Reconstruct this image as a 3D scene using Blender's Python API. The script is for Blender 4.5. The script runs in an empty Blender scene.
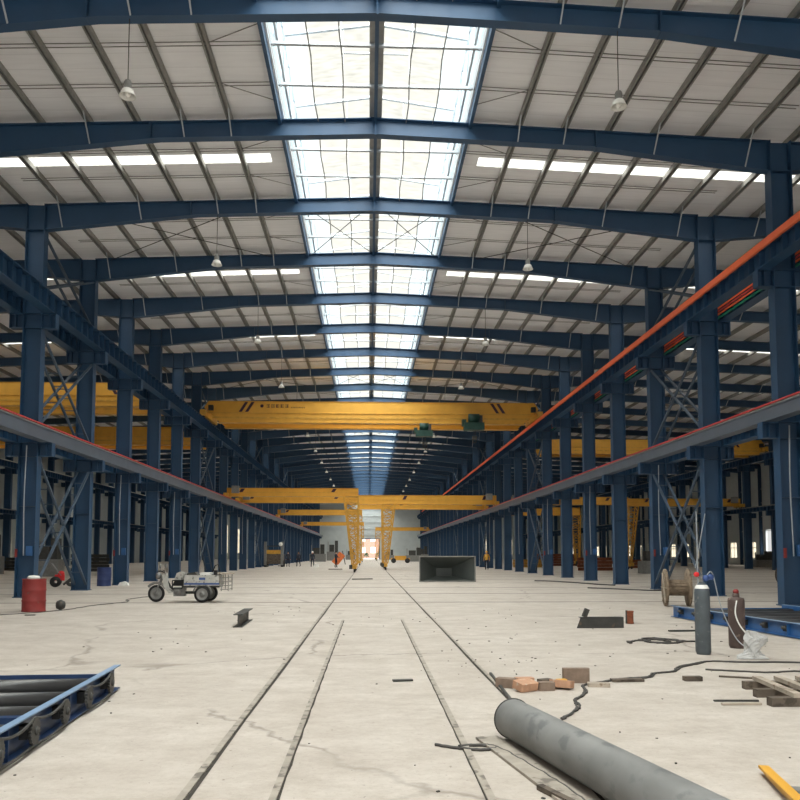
import bpy, math, random
from mathutils import Vector, Matrix
random.seed(7)
C = bpy.context.scene.collection
PI = math.pi

# ------------------------------------------------------------------ materials
def lin(c):
    return tuple(((v/255)/12.92 if v/255 <= .04045 else ((v/255+.055)/1.055)**2.4) for v in c) + (1,)

def nodes(name):
    m = bpy.data.materials.new(name); m.use_nodes = True
    nt = m.node_tree
    return m, nt, nt.nodes, nt.links, nt.nodes['Principled BSDF']

def mat(name, rgb, rough=.6, metal=0., var=.18, scale=3., spots=None, bump=0., stretch=(1, 1, 1)):
    """painted or bare surface with procedural wear: noise-varied colour and optional spots"""
    m, nt, N, L, b = nodes(name)
    tc = N.new('ShaderNodeTexCoord'); mp = N.new('ShaderNodeMapping'); mp.inputs['Scale'].default_value = stretch
    L.new(tc.outputs['Object'], mp.inputs['Vector'])
    n = N.new('ShaderNodeTexNoise'); n.inputs['Scale'].default_value = scale; n.inputs['Detail'].default_value = 6
    L.new(mp.outputs[0], n.inputs['Vector'])
    r = N.new('ShaderNodeValToRGB')
    c = lin(rgb)
    r.color_ramp.elements[0].color = tuple(v*(1-var) for v in c[:3])+(1,)
    r.color_ramp.elements[1].color = tuple(min(1, v*(1+var)) for v in c[:3])+(1,)
    r.color_ramp.elements[0].position = .3; r.color_ramp.elements[1].position = .7
    L.new(n.outputs[0], r.inputs[0])
    out = r.outputs[0]
    if spots:
        n2 = N.new('ShaderNodeTexNoise'); n2.inputs['Scale'].default_value = spots[1]; n2.inputs['Detail'].default_value = 8
        L.new(mp.outputs[0], n2.inputs['Vector'])
        r2 = N.new('ShaderNodeValToRGB'); r2.color_ramp.elements[0].position = spots[2]; r2.color_ramp.elements[1].position = spots[2]+.08
        L.new(n2.outputs[0], r2.inputs[0])
        mx = N.new('ShaderNodeMix'); mx.data_type = 'RGBA'
        L.new(r2.outputs[0], mx.inputs[0]); L.new(out, mx.inputs[6]); mx.inputs[7].default_value = lin(spots[0])
        out = mx.outputs[2]
    L.new(out, b.inputs['Base Color'])
    b.inputs['Roughness'].default_value = rough; b.inputs['Metallic'].default_value = metal
    if bump:
        bp = N.new('ShaderNodeBump'); bp.inputs['Strength'].default_value = bump; bp.inputs['Distance'].default_value = .02
        L.new(n.outputs[0], bp.inputs['Height']); L.new(bp.outputs[0], b.inputs['Normal'])
    return m

M = {}
M['blue'] = mat('painted_blue_steel', (36, 70, 102), .5, 0, .1, 1.2)
M['bluelight'] = mat('bright_blue_paint', (44, 92, 146), .35, 0, .15, 4, ((84, 104, 126), 9, .66))
M['runway'] = mat('grey_blue_plate', (84, 93, 106), .5, 0, .1, 1.5)
M['galv'] = mat('galvanised_steel', (146, 145, 141), .5, .25, .15, 4)
M['brace'] = mat('grey_blue_brace_paint', (74, 90, 108), .5, 0, .12, 2)
M['lightgalv'] = mat('pale_galvanised_bar', (172, 178, 184), .45, .1, .1, 4)
M['sheenblue'] = mat('blue_paint_sky_sheen', (128, 154, 184), .4, 0, .12, 5)  # paler blue: sky reflection painted into the conveyor rails' top flanges
M['darkblue'] = mat('dark_blue_machine_paint', (34, 58, 96), .4, 0, .15, 4)
M['yellow'] = mat('crane_yellow', (220, 164, 60), .55, 0, .07, 1.5)
M['yellowdk'] = mat('crane_yellow_worn', (206, 156, 60), .5, 0, .18, 3)
M['orange'] = mat('orange_conductor', (255, 118, 74), .5, 0, .08, 2)
M['pink'] = mat('red_conductor', (206, 70, 70), .5, 0, .08, 2)
M['green'] = mat('green_hoist_paint', (22, 62, 54), .55, 0, .15, 3)
M['teal'] = mat('green_conductor', (40, 140, 110), .5)
M['black'] = mat('dark_rubber', (34, 34, 35), .75, 0, .25, 5)
M['iron'] = mat('dark_mill_steel', (66, 66, 64), .55, .2, .25, 4, ((96, 84, 70), 6, .62))
M['purple'] = mat('dark_marking', (62, 34, 52), .6)
M['cream'] = mat('pale_cover', (222, 220, 212), .6, 0, .06, 3)
M['red'] = mat('drum_red', (134, 46, 44), .6, 0, .14, 4, ((110, 80, 72), 8, .64))
M['redbright'] = mat('signal_red', (214, 40, 44), .5)
M['drumblue'] = mat('drum_blue', (42, 58, 104), .5, 0, .14, 4)
M['greycyl'] = mat('grey_bottle_paint', (82, 90, 96), .5, 0, .16, 5, ((116, 120, 120), 9, .62))
M['browncyl'] = mat('brown_bottle_paint', (84, 70, 66), .6, 0, .2, 6, ((120, 104, 92), 9, .6))
M['white'] = mat('white_plastic', (232, 232, 228), .5, 0, .08, 5)
M['sack'] = mat('white_woven_sack', (188, 188, 187), .7, 0, .12, 14, bump=.5)
M['wood'] = mat('weathered_wood', (130, 114, 96), .8, 0, .3, 6, ((92, 76, 60), 9, .58), .4, (1, 1, 1))
M['wooddk'] = mat('old_timber', (98, 88, 78), .85, 0, .3, 5, ((70, 62, 54), 9, .56), .4)
M['woodpale'] = mat('pale_plank', (172, 161, 147), .8, 0, .2, 5, ((130, 112, 94), 9, .58), .3)
M['brick'] = mat('orange_firebrick', (188, 146, 118), .85, 0, .12, 12, ((190, 172, 154), 20, .6), .4)
M['brickgrey'] = mat('grey_brown_block', (134, 116, 102), .85, 0, .16, 12, bump=.4)
M['pipe'] = mat('dusty_steel_pipe', (122, 123, 122), .6, 0, .28, 3.0, ((106, 108, 109), 7, .58), .12, (1, .6, 1))
M['roller'] = mat('worn_steel_roller', (60, 60, 61), .3, .3, .06, 2, None, 0, (.3, 2, 2))
M['rollerdk'] = mat('dark_steel_roller', (74, 76, 80), .45, .5, .25, 2, None, 0, (.3, 2, 2))
M['hopper'] = mat('grey_plate_hopper', (94, 100, 98), .5, .15, .1, 1.5)
M['rust'] = mat('rusty_iron', (134, 76, 52), .8, .1, .3, 9, ((190, 120, 90), 14, .62))
M['cable'] = mat('grey_cable_sheath', (74, 72, 70), .7, 0, .25, 12)
M['jacket'] = mat('dark_work_cloth', (42, 46, 58), .9)
M['trouser'] = mat('dark_blue_cloth', (34, 38, 52), .9)
M['skin'] = mat('skin', (186, 138, 112), .6)
M['hair'] = mat('black_hair', (24, 22, 22), .7)
M['rodgrey'] = mat('grey_rod', (120, 118, 116), .6)
M['chrome'] = mat('worn_chrome', (132, 132, 130), .4, .5)
M['bodywhite'] = mat('faded_white_body', (182, 181, 176), .55, 0, .15, 6, ((112, 110, 106), 9, .56))
M['bodygrey'] = mat('grey_machine_paint', (128, 128, 126), .5, .1, .15, 6)
M['stripeblue'] = mat('blue_body_stripe', (58, 84, 140), .5)
M['gap'] = mat('dirt_filled_gap', (62, 58, 53), .95, 0, .3, 10)
M['railsteel'] = mat('dusty_flush_rail', (162, 154, 143), .6, .1, .2, 6, ((112, 106, 98), 7, .56))
M['plywood'] = mat('peach_render', (150, 118, 104), .9)
M['leaf'] = mat('leaf_green', (46, 72, 44), .8, 0, .3, 9)
M['earth'] = mat('outdoor_paving', (128, 124, 116), .9, 0, .1, .5)
M['wallpanel'] = mat('grey_wall_sheeting', (192, 198, 198), .6, 0, .06, .8)

def floor_material():
    m, nt, N, L, b = nodes('dusty_concrete_slab')
    tc = N.new('ShaderNodeTexCoord')
    def noise(s, d=8, vec=None, rough=.6):
        n = N.new('ShaderNodeTexNoise'); n.inputs['Scale'].default_value = s; n.inputs['Detail'].default_value = d
        n.inputs['Roughness'].default_value = rough
        L.new(vec or tc.outputs['Object'], n.inputs['Vector']); return n
    def ramp(src, p0, p1, c0=(0, 0, 0, 1), c1=(1, 1, 1, 1)):
        r = N.new('ShaderNodeValToRGB'); r.color_ramp.elements[0].position = p0; r.color_ramp.elements[1].position = p1
        r.color_ramp.elements[0].color = c0; r.color_ramp.elements[1].color = c1; L.new(src, r.inputs[0]); return r
    def mix(f, a, bb, fac=None):
        x = N.new('ShaderNodeMix'); x.data_type = 'RGBA'
        if f is not None: L.new(f, x.inputs[0])
        else: x.inputs[0].default_value = fac
        if isinstance(a, tuple): x.inputs[6].default_value = a
        else: L.new(a, x.inputs[6])
        if isinstance(bb, tuple): x.inputs[7].default_value = bb
        else: L.new(bb, x.inputs[7])
        return x.outputs[2]
    def math_(op, a, bb=None):
        x = N.new('ShaderNodeMath'); x.operation = op
        for i, v in enumerate((a, bb)):
            if v is None: continue
            if isinstance(v, (int, float)): x.inputs[i].default_value = v
            else: L.new(v, x.inputs[i])
        return x.outputs[0]
    base = ramp(noise(.35).outputs[0], .3, .7, lin((187, 179, 170)), lin((204, 197, 189))).outputs[0]
    st = N.new('ShaderNodeMapping'); st.inputs['Scale'].default_value = (1.2, 1.5, 1); L.new(tc.outputs['Object'], st.inputs[0])
    mott = ramp(noise(.9, 14, st.outputs[0], .82).outputs[0], .38, .6).outputs[0]
    base = mix(mott, lin((173, 164, 154)), base)
    fine = ramp(noise(17, 10, None, .9).outputs[0], .52, .62).outputs[0]
    base = mix(math_('MULTIPLY', fine, .45), base, lin((152, 138, 126)))
    specks = ramp(noise(14, 3, None, .6).outputs[0], .69, .72).outputs[0]
    base = mix(math_('MULTIPLY', specks, .6), base, lin((108, 98, 88)))
    stain = ramp(noise(.16, 4, None, .5).outputs[0], .63, .74).outputs[0]
    base = mix(math_('MULTIPLY', stain, .35), base, lin((140, 132, 122)))
    # cracks
    nz = noise(1.2, 4)
    vadd = N.new('ShaderNodeVectorMath'); vadd.operation = 'MULTIPLY_ADD'
    L.new(nz.outputs[1], vadd.inputs[0]); vadd.inputs[1].default_value = (.9, .9, 0); L.new(tc.outputs['Object'], vadd.inputs[2])
    vo = N.new('ShaderNodeTexVoronoi'); vo.feature = 'DISTANCE_TO_EDGE'; vo.inputs['Scale'].default_value = .13
    L.new(vadd.outputs[0], vo.inputs['Vector'])
    cr = ramp(vo.outputs['Distance'], .002, .006, (1, 1, 1, 1), (0, 0, 0, 1)).outputs[0]
    msk = ramp(noise(.5, 2).outputs[0], .45, .55).outputs[0]
    base = mix(math_('MULTIPLY', math_('MULTIPLY', cr, msk), .6), base, lin((112, 102, 92)))
    # slab joints across the hall, one per bay, slightly wandering
    sp = N.new('ShaderNodeSeparateXYZ'); L.new(tc.outputs['Object'], sp.inputs[0])
    yy = math_('ADD', sp.outputs[1], math_('MULTIPLY', math_('SUBTRACT', noise(.8, 5).outputs[0], .5), .16))
    fr = math_('ABSOLUTE', math_('SUBTRACT', math_('FRACT', math_('DIVIDE', math_('SUBTRACT', yy, 26.2-555), 5.55)), .5))
    far_ = math_('GREATER_THAN', sp.outputs[1], 22.)
    jt = ramp(fr, .47, .482).outputs[0]
    base = mix(math_('MULTIPLY', math_('MULTIPLY', jt, far_), .9), base, lin((96, 88, 80)))
    L.new(base, b.inputs['Base Color'])
    b.inputs['Roughness'].default_value = .8
    bp = N.new('ShaderNodeBump'); bp.inputs['Strength'].default_value = .35; bp.inputs['Distance'].default_value = .01
    L.new(noise(9, 8, None, .7).outputs[0], bp.inputs['Height']); L.new(bp.outputs[0], b.inputs['Normal'])
    return m
M['floor'] = floor_material()

def insulation_material():
    m, nt, N, L, b = nodes('white_insulation_foil')
    tc = N.new('ShaderNodeTexCoord'); mp = N.new('ShaderNodeMapping'); L.new(tc.outputs['Object'], mp.inputs[0])
    mp.inputs['Scale'].default_value = (.5, 4, 1)
    n = N.new('ShaderNodeTexNoise'); n.inputs['Scale'].default_value = 1.6; n.inputs['Detail'].default_value = 6; L.new(mp.outputs[0], n.inputs[0])
    r = N.new('ShaderNodeValToRGB'); r.color_ramp.elements[0].color = lin((236, 236, 239)); r.color_ramp.elements[1].color = lin((244, 244, 247))
    r.color_ramp.elements[0].position = .3; r.color_ramp.elements[1].position = .7
    L.new(n.outputs[0], r.inputs[0])
    w = N.new('ShaderNodeTexWave'); w.bands_direction = 'Y'; w.inputs['Scale'].default_value = .56/1.2*1.0; w.inputs['Distortion'].default_value = .5
    w.wave_profile = 'SAW'; L.new(tc.outputs['Object'], w.inputs['Vector'])
    r2 = N.new('ShaderNodeValToRGB'); r2.color_ramp.elements[0].position = .0; r2.color_ramp.elements[1].position = .05
    r2.color_ramp.elements[0].color = (.22, .22, .22, 1); r2.color_ramp.elements[1].color = (0, 0, 0, 1); L.new(w.outputs[1], r2.inputs[0])
    mx = N.new('ShaderNodeMix'); mx.data_type = 'RGBA'; L.new(r2.outputs[0], mx.inputs[0]); L.new(r.outputs[0], mx.inputs[6]); mx.inputs[7].default_value = lin((120, 116, 114))
    L.new(mx.outputs[2], b.inputs['Base Color']); b.inputs['Roughness'].default_value = .55
    bp = N.new('ShaderNodeBump'); bp.inputs['Strength'].default_value = .12; bp.inputs['Distance'].default_value = .02
    L.new(n.outputs[0], bp.inputs['Height']); L.new(bp.outputs[0], b.inputs['Normal'])
    return m
M['foil'] = insulation_material()

def glazing(name, rgb, clear):
    """thin plastic roof sheet: partly clear, partly milky"""
    m, nt, N, L, b = nodes(name)
    out = N['Material Output']
    tr = N.new('ShaderNodeBsdfTransparent'); tr.inputs[0].default_value = lin(rgb)
    tl = N.new('ShaderNodeBsdfTranslucent'); tl.inputs[0].default_value = lin(rgb)
    tc = N.new('ShaderNodeTexCoord'); n = N.new('ShaderNodeTexNoise'); n.inputs['Scale'].default_value = 2.5; n.inputs['Detail'].default_value = 6
    mp = N.new('ShaderNodeMapping'); mp.inputs['Scale'].default_value = (1, 3, 1)
    L.new(tc.outputs['Object'], mp.inputs[0]); L.new(mp.outputs[0], n.inputs[0])
    r = N.new('ShaderNodeMapRange'); r.inputs[3].default_value = 1-clear-.06; r.inputs[4].default_value = 1-clear+.06; L.new(n.outputs[0], r.inputs[0])
    mx = N.new('ShaderNodeMixShader'); L.new(r.outputs[0], mx.inputs[0]); L.new(tr.outputs[0], mx.inputs[1]); L.new(tl.outputs[0], mx.inputs[2])
    L.new(mx.outputs[0], out.inputs[0]); N.remove(b)
    return m
M['skylight'] = glazing('milky_roof_sheet', (252, 251, 242), .95)
M['sideglass'] = glazing('bluish_roof_sheet', (232, 242, 244), .9)
M['strip'] = glazing('rooflight_sheet', (250, 250, 246), .9)
M['pane'] = glazing('dusty_window_glass', (250, 244, 230), .85)

# ------------------------------------------------------------------ mesh helpers
class MB:
    def __init__(s): s.v = []; s.f = []; s.sm = []
    def _add(s, vs, fs, smooth=False):
        o = len(s.v); s.v += [tuple(v) for v in vs]; s.f += [tuple(i+o for i in f) for f in fs]; s.sm += [smooth]*len(fs); return s
    def box(s, x0, x1, y0, y1, z0, z1):
        return s._add([(x0, y0, z0), (x1, y0, z0), (x1, y1, z0), (x0, y1, z0), (x0, y0, z1), (x1, y0, z1), (x1, y1, z1), (x0, y1, z1)],
                      [(0, 3, 2, 1), (4, 5, 6, 7), (0, 1, 5, 4), (1, 2, 6, 5), (2, 3, 7, 6), (3, 0, 4, 7)])
    def bar(s, p, q, w, h, up=(0, 0, 1)):
        p = Vector(p); q = Vector(q); d = (q-p).normalized(); u = Vector(up)
        if abs(d.dot(u)) > .98: u = Vector((1, 0, 0))
        a = d.cross(u).normalized()*w/2; b = a.cross(d).normalized()*h/2
        return s._add([p-a-b, p+a-b, p+a+b, p-a+b, q-a-b, q+a-b, q+a+b, q-a+b],
                      [(0, 1, 2, 3), (7, 6, 5, 4), (0, 4, 5, 1), (1, 5, 6, 2), (2, 6, 7, 3), (3, 7, 4, 0)])
    def prism(s, pts, axis, t0, t1):
        """closed polygon pts in the plane across axis ('x','y','z'), extruded t0..t1"""
        def mk(a, b, t): return {'x': (t, a, b), 'y': (a, t, b), 'z': (a, b, t)}[axis]
        n = len(pts)
        vs = [mk(a, b, t0) for a, b in pts]+[mk(a, b, t1) for a, b in pts]
        return s._add(vs, [tuple(range(n))[::-1], tuple(range(n, 2*n))]+[(i, (i+1) % n, n+(i+1) % n, n+i) for i in range(n)])
    def tube(s, path, r, n=8, cap=True, rr=None):
        P = [Vector(p) for p in path]; k = len(P); vs = []; prev = None
        for i, p in enumerate(P):
            d = (P[min(i+1, k-1)]-P[max(i-1, 0)]).normalized()
            if prev is None:
                a = d.cross(Vector((0, 0, 1)))
                if a.length < .05: a = d.cross(Vector((1, 0, 0)))
            else: a = prev-d*prev.dot(d)
            a.normalize(); prev = a; b = d.cross(a); ri = rr[i] if rr else r
            vs += [p+(a*math.cos(2*PI*j/n)+b*math.sin(2*PI*j/n))*ri for j in range(n)]
        fs = [(i*n+j, i*n+(j+1) % n, (i+1)*n+(j+1) % n, (i+1)*n+j) for i in range(k-1) for j in range(n)]
        s._add(vs, fs, True)
        if cap: 
            s._add(vs[:n], [tuple(range(n))[::-1]]); s._add(vs[-n:], [tuple(range(n))])
        return s
    def cyl(s, p, q, r, n=16): return s.tube([p, q], r, n)
    def lathe(s, prof, c=(0, 0, 0), axis='z', n=24):
        vs = []
        for r, h in prof:
            for j in range(n):
                a = r*math.cos(2*PI*j/n); b = r*math.sin(2*PI*j/n)
                v = {'z': (a, b, h), 'x': (h, a, b), 'y': (a, h, b)}[axis]
                vs.append((v[0]+c[0], v[1]+c[1], v[2]+c[2]))
        k = len(prof)
        fs = [(i*n+j, i*n+(j+1) % n, (i+1)*n+(j+1) % n, (i+1)*n+j) for i in range(k-1) for j in range(n)]
        return s._add(vs, fs, True)
    def ibeam(s, p, q, h, w, tw=.014, tf=.02):
        """I section along p->q with vertical web; p,q at mid height"""
        p = Vector(p); q = Vector(q)
        s.bar(p, q, tw, h-2*tf)
        u = Vector((0, 0, h/2-tf/2)); s.bar(p+u, q+u, w, tf); s.bar(p-u, q-u, w, tf); return s
    def mesh(s, name, m):
        me = bpy.data.meshes.new(name); me.from_pydata(s.v, [], s.f); me.materials.append(m)
        me.polygons.foreach_set('use_smooth', s.sm); me.update(); return me
    def build(s, name, m, parent=None, loc=None):
        o = bpy.data.objects.new(name, s.mesh(name, m)); C.objects.link(o)
        if parent: o.parent = parent
        if loc: o.location = loc
        return o

def tag(o, label, cat, group=None, kind=None):
    o['label'] = label; o['category'] = cat
    if group: o['group'] = group
    if kind: o['kind'] = kind
    return o
def thing(name, label, cat, loc=(0, 0, 0), rz=0, group=None):
    o = bpy.data.objects.new(name, None); C.objects.link(o); o.empty_display_size = .2
    o.location = loc; o.rotation_euler = (0, 0, rz); return tag(o, label, cat, group)
def struct(o, label=None):
    o['kind'] = 'structure'
    if label: o['label'] = label
    return o
KIDS = {}
def copy_tree(o, parent=None):
    c = o.copy(); C.objects.link(c); c.parent = parent
    for ch in kids(o): copy_tree(ch, c)
    return c
def kids(o):
    return [x for x in C.objects if x.parent == o]
ONES = ['', 'first', 'second', 'third', 'fourth', 'fifth', 'sixth', 'seventh', 'eighth', 'ninth', 'tenth', 'eleventh', 'twelfth',
        'thirteenth', 'fourteenth', 'fifteenth', 'sixteenth', 'seventeenth', 'eighteenth', 'nineteenth', 'twentieth', 'twenty-first',
        'twenty-second', 'twenty-third', 'twenty-fourth', 'twenty-fifth', 'twenty-sixth', 'twenty-seventh', 'twenty-eighth', 'twenty-ninth',
        'thirtieth', 'thirty-first', 'thirty-second', 'thirty-third', 'thirty-fourth', 'thirty-fifth']

def nth(i, off, what, where):
    # counted among those the picture shows; the nearest ones lie outside its edges
    return '%s %s from the camera %s' % (ONES[i-off+1], what, where) if i >= off else '%s %s, nearer than the edge of the picture' % (what, where)
# ------------------------------------------------------------------ layout
CX = .17; BAY = 5.55; Y1 = 18.5; NF = 34
FY = [Y1+BAY*i for i in range(NF)]              # portal frames seen
YEND = FY[-1]+.9; YBEG = -32.0
HS = 12.72; AW = 25.4
XL, XR = CX-12.57, CX+HS
XLL, XRR = XL-AW, XR+AW
XWL, XWR = XLL-1.0, XRR+12.7
def rtop(x): return 15.05-.0385*abs(x-CX)       # top line of the rafters
PUR = .2
BRACED = (2, 7, 12, 17, 22, 27)

# ------------------------------------------------------------------ setting
struct(MB().box(-95, 110, -70, YEND+70, -.4, -.004).build('ground', M['earth']))
struct(MB().box(XWL-.3, XWR+.3, -34, YEND+.1, -.3, 0).build('floor', M['floor']))

SKH = 2.85                                       # skylight half width
stripbays = list(range(1, 32, 2))
def roof_side(sgn):
    mb = MB(); glass = []
    xin = CX+sgn*SKH; xout = XWR+.3 if sgn > 0 else XWL-.3
    def slab(xa, xb, ya, yb, m=mb):
        za = rtop(xa)+PUR; zb = rtop(xb)+PUR
        m._add([(xa, ya, za), (xb, ya, zb), (xb, yb, zb), (xa, yb, za), (xa, ya, za+.09), (xb, ya, zb+.09), (xb, yb, zb+.09), (xa, yb, za+.09)],
               [(0, 3, 2, 1), (4, 5, 6, 7), (0, 1, 5, 4), (1, 2, 6, 5), (2, 3, 7, 6), (3, 0, 4, 7)])
    cuts = [YBEG]
    xs = CX+sgn*3.55; xe = CX+sgn*36
    for b in stripbays:
        y0 = FY[b]+2.35; y1 = y0+.62
        if y1 > YEND: continue
        slab(xin, xout, cuts[-1], y0)
        slab(xin, xs, y0, y1); slab(xe, xout, y0, y1)
        g = MB(); slab(xs, xe, y0, y1, g); glass.append(g)
        cuts.append(y1)
    slab(xin, xout, cuts[-1], YEND)
    return mb, glass
for sgn, side in ((-1, 'left'), (1, 'right')):
    mb, glass = roof_side(sgn)
    o = struct(mb.build('ceiling', M['foil']), 'white foil insulated roof slope on the %s' % side)
    for i, g in enumerate(glass):
        struct(g.build('window_%d' % (i+1+(30 if sgn > 0 else 0)), M['strip']), 'bright rooflight strip across the %s roof slope' % side)

# raised ridge skylight
ZE, ZR = 16.55, 16.95
sk = MB()
sk2 = MB()
for s in (-1, 1):
    for mbx, d0, d1 in ((sk, 0, 2.05), (sk2, 2.05, 2.8)):
        a, b = CX+s*d0, CX+s*d1; za = ZR-(ZR-ZE)*d0/2.8; zb = ZR-(ZR-ZE)*d1/2.8
        mbx._add([(a, YBEG, za), (b, YBEG, zb), (b, YEND, zb), (a, YEND, za)], [(0, 1, 2, 3) if s > 0 else (3, 2, 1, 0)])
struct(sk2.build('window_93', M['sideglass']), 'bluish outer sheets along both edges of the ridge skylight')
struct(sk.build('window_90', M['skylight']), 'long milky ridge skylight over the middle of the hall')
for s, nm in ((-1, 91), (1, 92)):
    x = CX+s*2.8
    struct(MB().box(x-.01, x+.01, YBEG, YEND, 15.2, ZE).build('window_%d' % nm, M['sideglass']), 'upright %s glazing of the ridge skylight' % ('left' if s < 0 else 'right'))
# skylight framework: one little gable truss every third of a bay, plus long members
def sky_truss_mb():
    m = MB()
    m.bar((CX-2.8, 0, 15.02), (CX+2.8, 0, 15.02), .09, .08)
    for s in (-1, 1):
        m.bar((CX, 0, ZR-.06), (CX+s*2.74, 0, ZE-.06), .09, .09)
        m.bar((CX+s*2.72, 0, 14.95), (CX+s*2.72, 0, ZE-.06), .05, .05)
        m.bar((CX+s*.95, 0, 16.0), (CX, 0, 16.0), .05, .05)
        m.bar((CX+s*.95, 0, 15.02), (CX+s*.95, 0, ZR-.2), .02, .02)
    return m
st_mesh = sky_truss_mb().mesh('skylight_truss', M['lightgalv'])
side_mb = MB()
k = 0
Ys = []
y = FY[0]-8*BAY+BAY/3
while y < YEND-1:
    Ys.append(y); k += 1
    y += BAY/3 if k % 2 else 2*BAY/3
for i, y in enumerate(Ys):
    o = bpy.data.objects.new('skylight_truss', st_mesh); C.objects.link(o); o.location = (0, y, 0)
    tag(o, 'thin pale gable frame spanning the ridge skylight', 'roof frame', 'small frames inside the ridge skylight')
for s, side in ((-1, 'left'), (1, 'right')):
    m = MB(); x = CX+s*2.66
    m.bar((x, YBEG, 15.3), (x, YEND, 15.3), .06, .06); m.bar((x, YBEG, 16.35), (x, YEND, 16.35), .06, .06)
    y = YBEG; u = 0
    while y < YEND-1:
        m.bar((x, y, 15.3 if u % 2 else 16.35), (x, y+.93, 16.35 if u % 2 else 15.3), .03, .03); m.bar((x, y, 15.3), (x, y, 16.35), .03, .03); y += .925; u += 1
    tag(m.build('skylight_lattice', M['lightgalv']), 'pale zigzag lattice along the %s edge of the ridge skylight' % side, 'lattice girder')
    for j, dx in enumerate((.95, 1.8)):
        pts = []; yy = YBEG
        while yy < YEND: pts.append((CX+s*(dx+.03*math.sin(yy*1.7+j)), yy, 14.97)); yy += 1.1
        tag(MB().tube(pts, .02, 5).build('tie_rod', M['galv']), '%s thin tie rod running lengthwise under the %s skylight half' % (('inner', 'outer')[j], side), 'rod')
m = MB(); 
for s in (-1, 1): m.box(CX+s*.12-.07, CX+s*.12+.07, YBEG, YEND, 15.06, 15.2)
rp = thing('ridge_beam', 'twin grey purlins with a blue middle tube running along the roof ridge', 'roof beam')
m.build('purlin_pair', M['galv'], rp)
MB().box(CX-.05, CX+.05, YBEG, YEND, 14.9, 15.05).build('ridge_tube', M['blue'], rp)

# purlins
def purlin(x, z, m_, label, group, h=.185, w=.15):
    a = MB(); s = 1 if x > CX else -1; t = .012
    a.box(x-t/2, x+t/2, YBEG, YEND, z, z+h); a.box(min(x, x+s*.05), max(x, x+s*.05), YBEG, YEND, z, z+t); a.box(min(x+s*.1, x+s*w), max(x+s*.1, x+s*w), YBEG, YEND, z, z+t); a.box(min(x, x+s*w), max(x, x+s*w), YBEG, YEND, z+h-t, z+h)
    xx = x+s*w; a.box(xx-t/2, xx+t/2, YBEG, YEND, z, z+h)
    return tag(a.build('purlin', m_), label, 'purlin', group)
PX = [4.42, 5.85, 7.25, 8.7, 10.15, 11.6]
for s, side in ((-1, 'left'), (1, 'right')):
    xb = CX+s*2.95
    a = MB().box(xb-.05, xb+.05, YBEG, YEND, rtop(xb)-.12, rtop(xb)+.22)
    tag(a.build('skylight_edge_beam', M['blue']), 'dark blue beam along the %s edge of the ridge skylight' % side, 'beam')
    for i, dx in enumerate(PX):
        x = CX+s*dx; purlin(x, rtop(x), M['galv'], '%s grey roof purlin counted from the skylight on the %s slope' % (ONES[i+1], side), 'main bay roof purlins')
    dx = 13.05; i = 0
    lim = (XWR-CX) if s > 0 else (CX-XWL)
    while dx < lim:
        x = CX+s*dx; purlin(x, rtop(x), M['galv'], '%s grey roof purlin beyond the %s row of main columns' % (ONES[i+1], side), 'side aisle roof purlins')
        dx += 1.55; i += 1

# ------------------------------------------------------------------ portal frames
def rafter_mb(xa, xb, da, db, ha, hb, ridge=None):
    """I-section rafter from xa to xb; depth profile haunched at both ends (da,db) to the slim depth; y=0 mid plane"""
    m = MB(); tf = .022; fw = .15; slim = .53
    st = [(xa, da), (xa+ha, slim)] + ([(ridge, slim)] if ridge is not None else []) + [(xb-hb, slim), (xb, db)]
    top = [(x, rtop(x)) for x, d in st]; bot = [(x, rtop(x)-d) for x, d in st]
    n = len(st)
    for i in range(n-1):
        (x0, t0), (x1, t1) = top[i], top[i+1]; b0, b1 = bot[i][1], bot[i+1][1]
        m.prism([(x0, b0), (x1, b1), (x1, t1), (x0, t0)], 'y', -.007, .007)
        m.prism([(x0, t0-tf), (x1, t1-tf), (x1, t1), (x0, t0)], 'y', -fw, fw)
        m.prism([(x0, b0), (x1, b1), (x1, b1+tf), (x0, b0+tf)], 'y', -fw, fw)
    return m, st
def depth_at(st, x):
    for (a, da), (b, db) in zip(st, st[1:]):
        if a <= x <= b: return da+(db-da)*(x-a)/(b-a)
    return st[-1][1]
def fly_mesh(st, xs):
    out = []
    for x in xs:
        d = depth_at(st, x)
        out.append(MB().bar((x, -.75, rtop(x)+.02), (x, -.14, rtop(x)-d+.01), .035, .035).mesh('fly_brace', M['lightgalv']))
    return out
mm, mst = rafter_mb(XL+.34, XR-.34, .98, .98, 5.6, 5.6, CX)
main_mesh = mm.mesh('beam', M['blue'])
spl = [MB().prism([(CX-.02, rtop(CX)-.56), (CX+.02, rtop(CX)-.56), (CX+.02, rtop(CX)+.01), (CX-.02, rtop(CX)+.01)], 'y', -.15, .15).mesh('splice_plate', M['blue'])]
for s in (-1, 1):
    x = CX+s*6.9; spl.append(MB().box(x-.02, x+.02, -.15, .15, rtop(x)-.56, rtop(x)).mesh('splice_plate', M['blue']))
main_fly = fly_mesh(mst, [CX+s*PX[i] for s in (-1, 1) for i in (0, 1, 3, 5)])
ar = {}
for s, side, xa, xb in ((-1, 'left', XLL+.3, XL-.34), (1, 'right', XR+.34, XRR-.3)):
    m, st = rafter_mb(xa, xb, .95, .95, 3.2, 3.2)
    fx = [CX+s*(13.05+1.55*i) for i in (1, 4, 7, 10, 13)]
    ar[side] = (m.mesh('beam', M['blue']), fly_mesh(st, fx), 'rafter')
m, st = rafter_mb(XRR+.3, XWR, .9, .6, 2, 2)
outer_mesh = m.mesh('beam', M['blue'])
def link(me, parent, name=None):
    o = bpy.data.objects.new(name or me.name.split('.')[0], me); C.objects.link(o); o.parent = parent; return o
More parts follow.
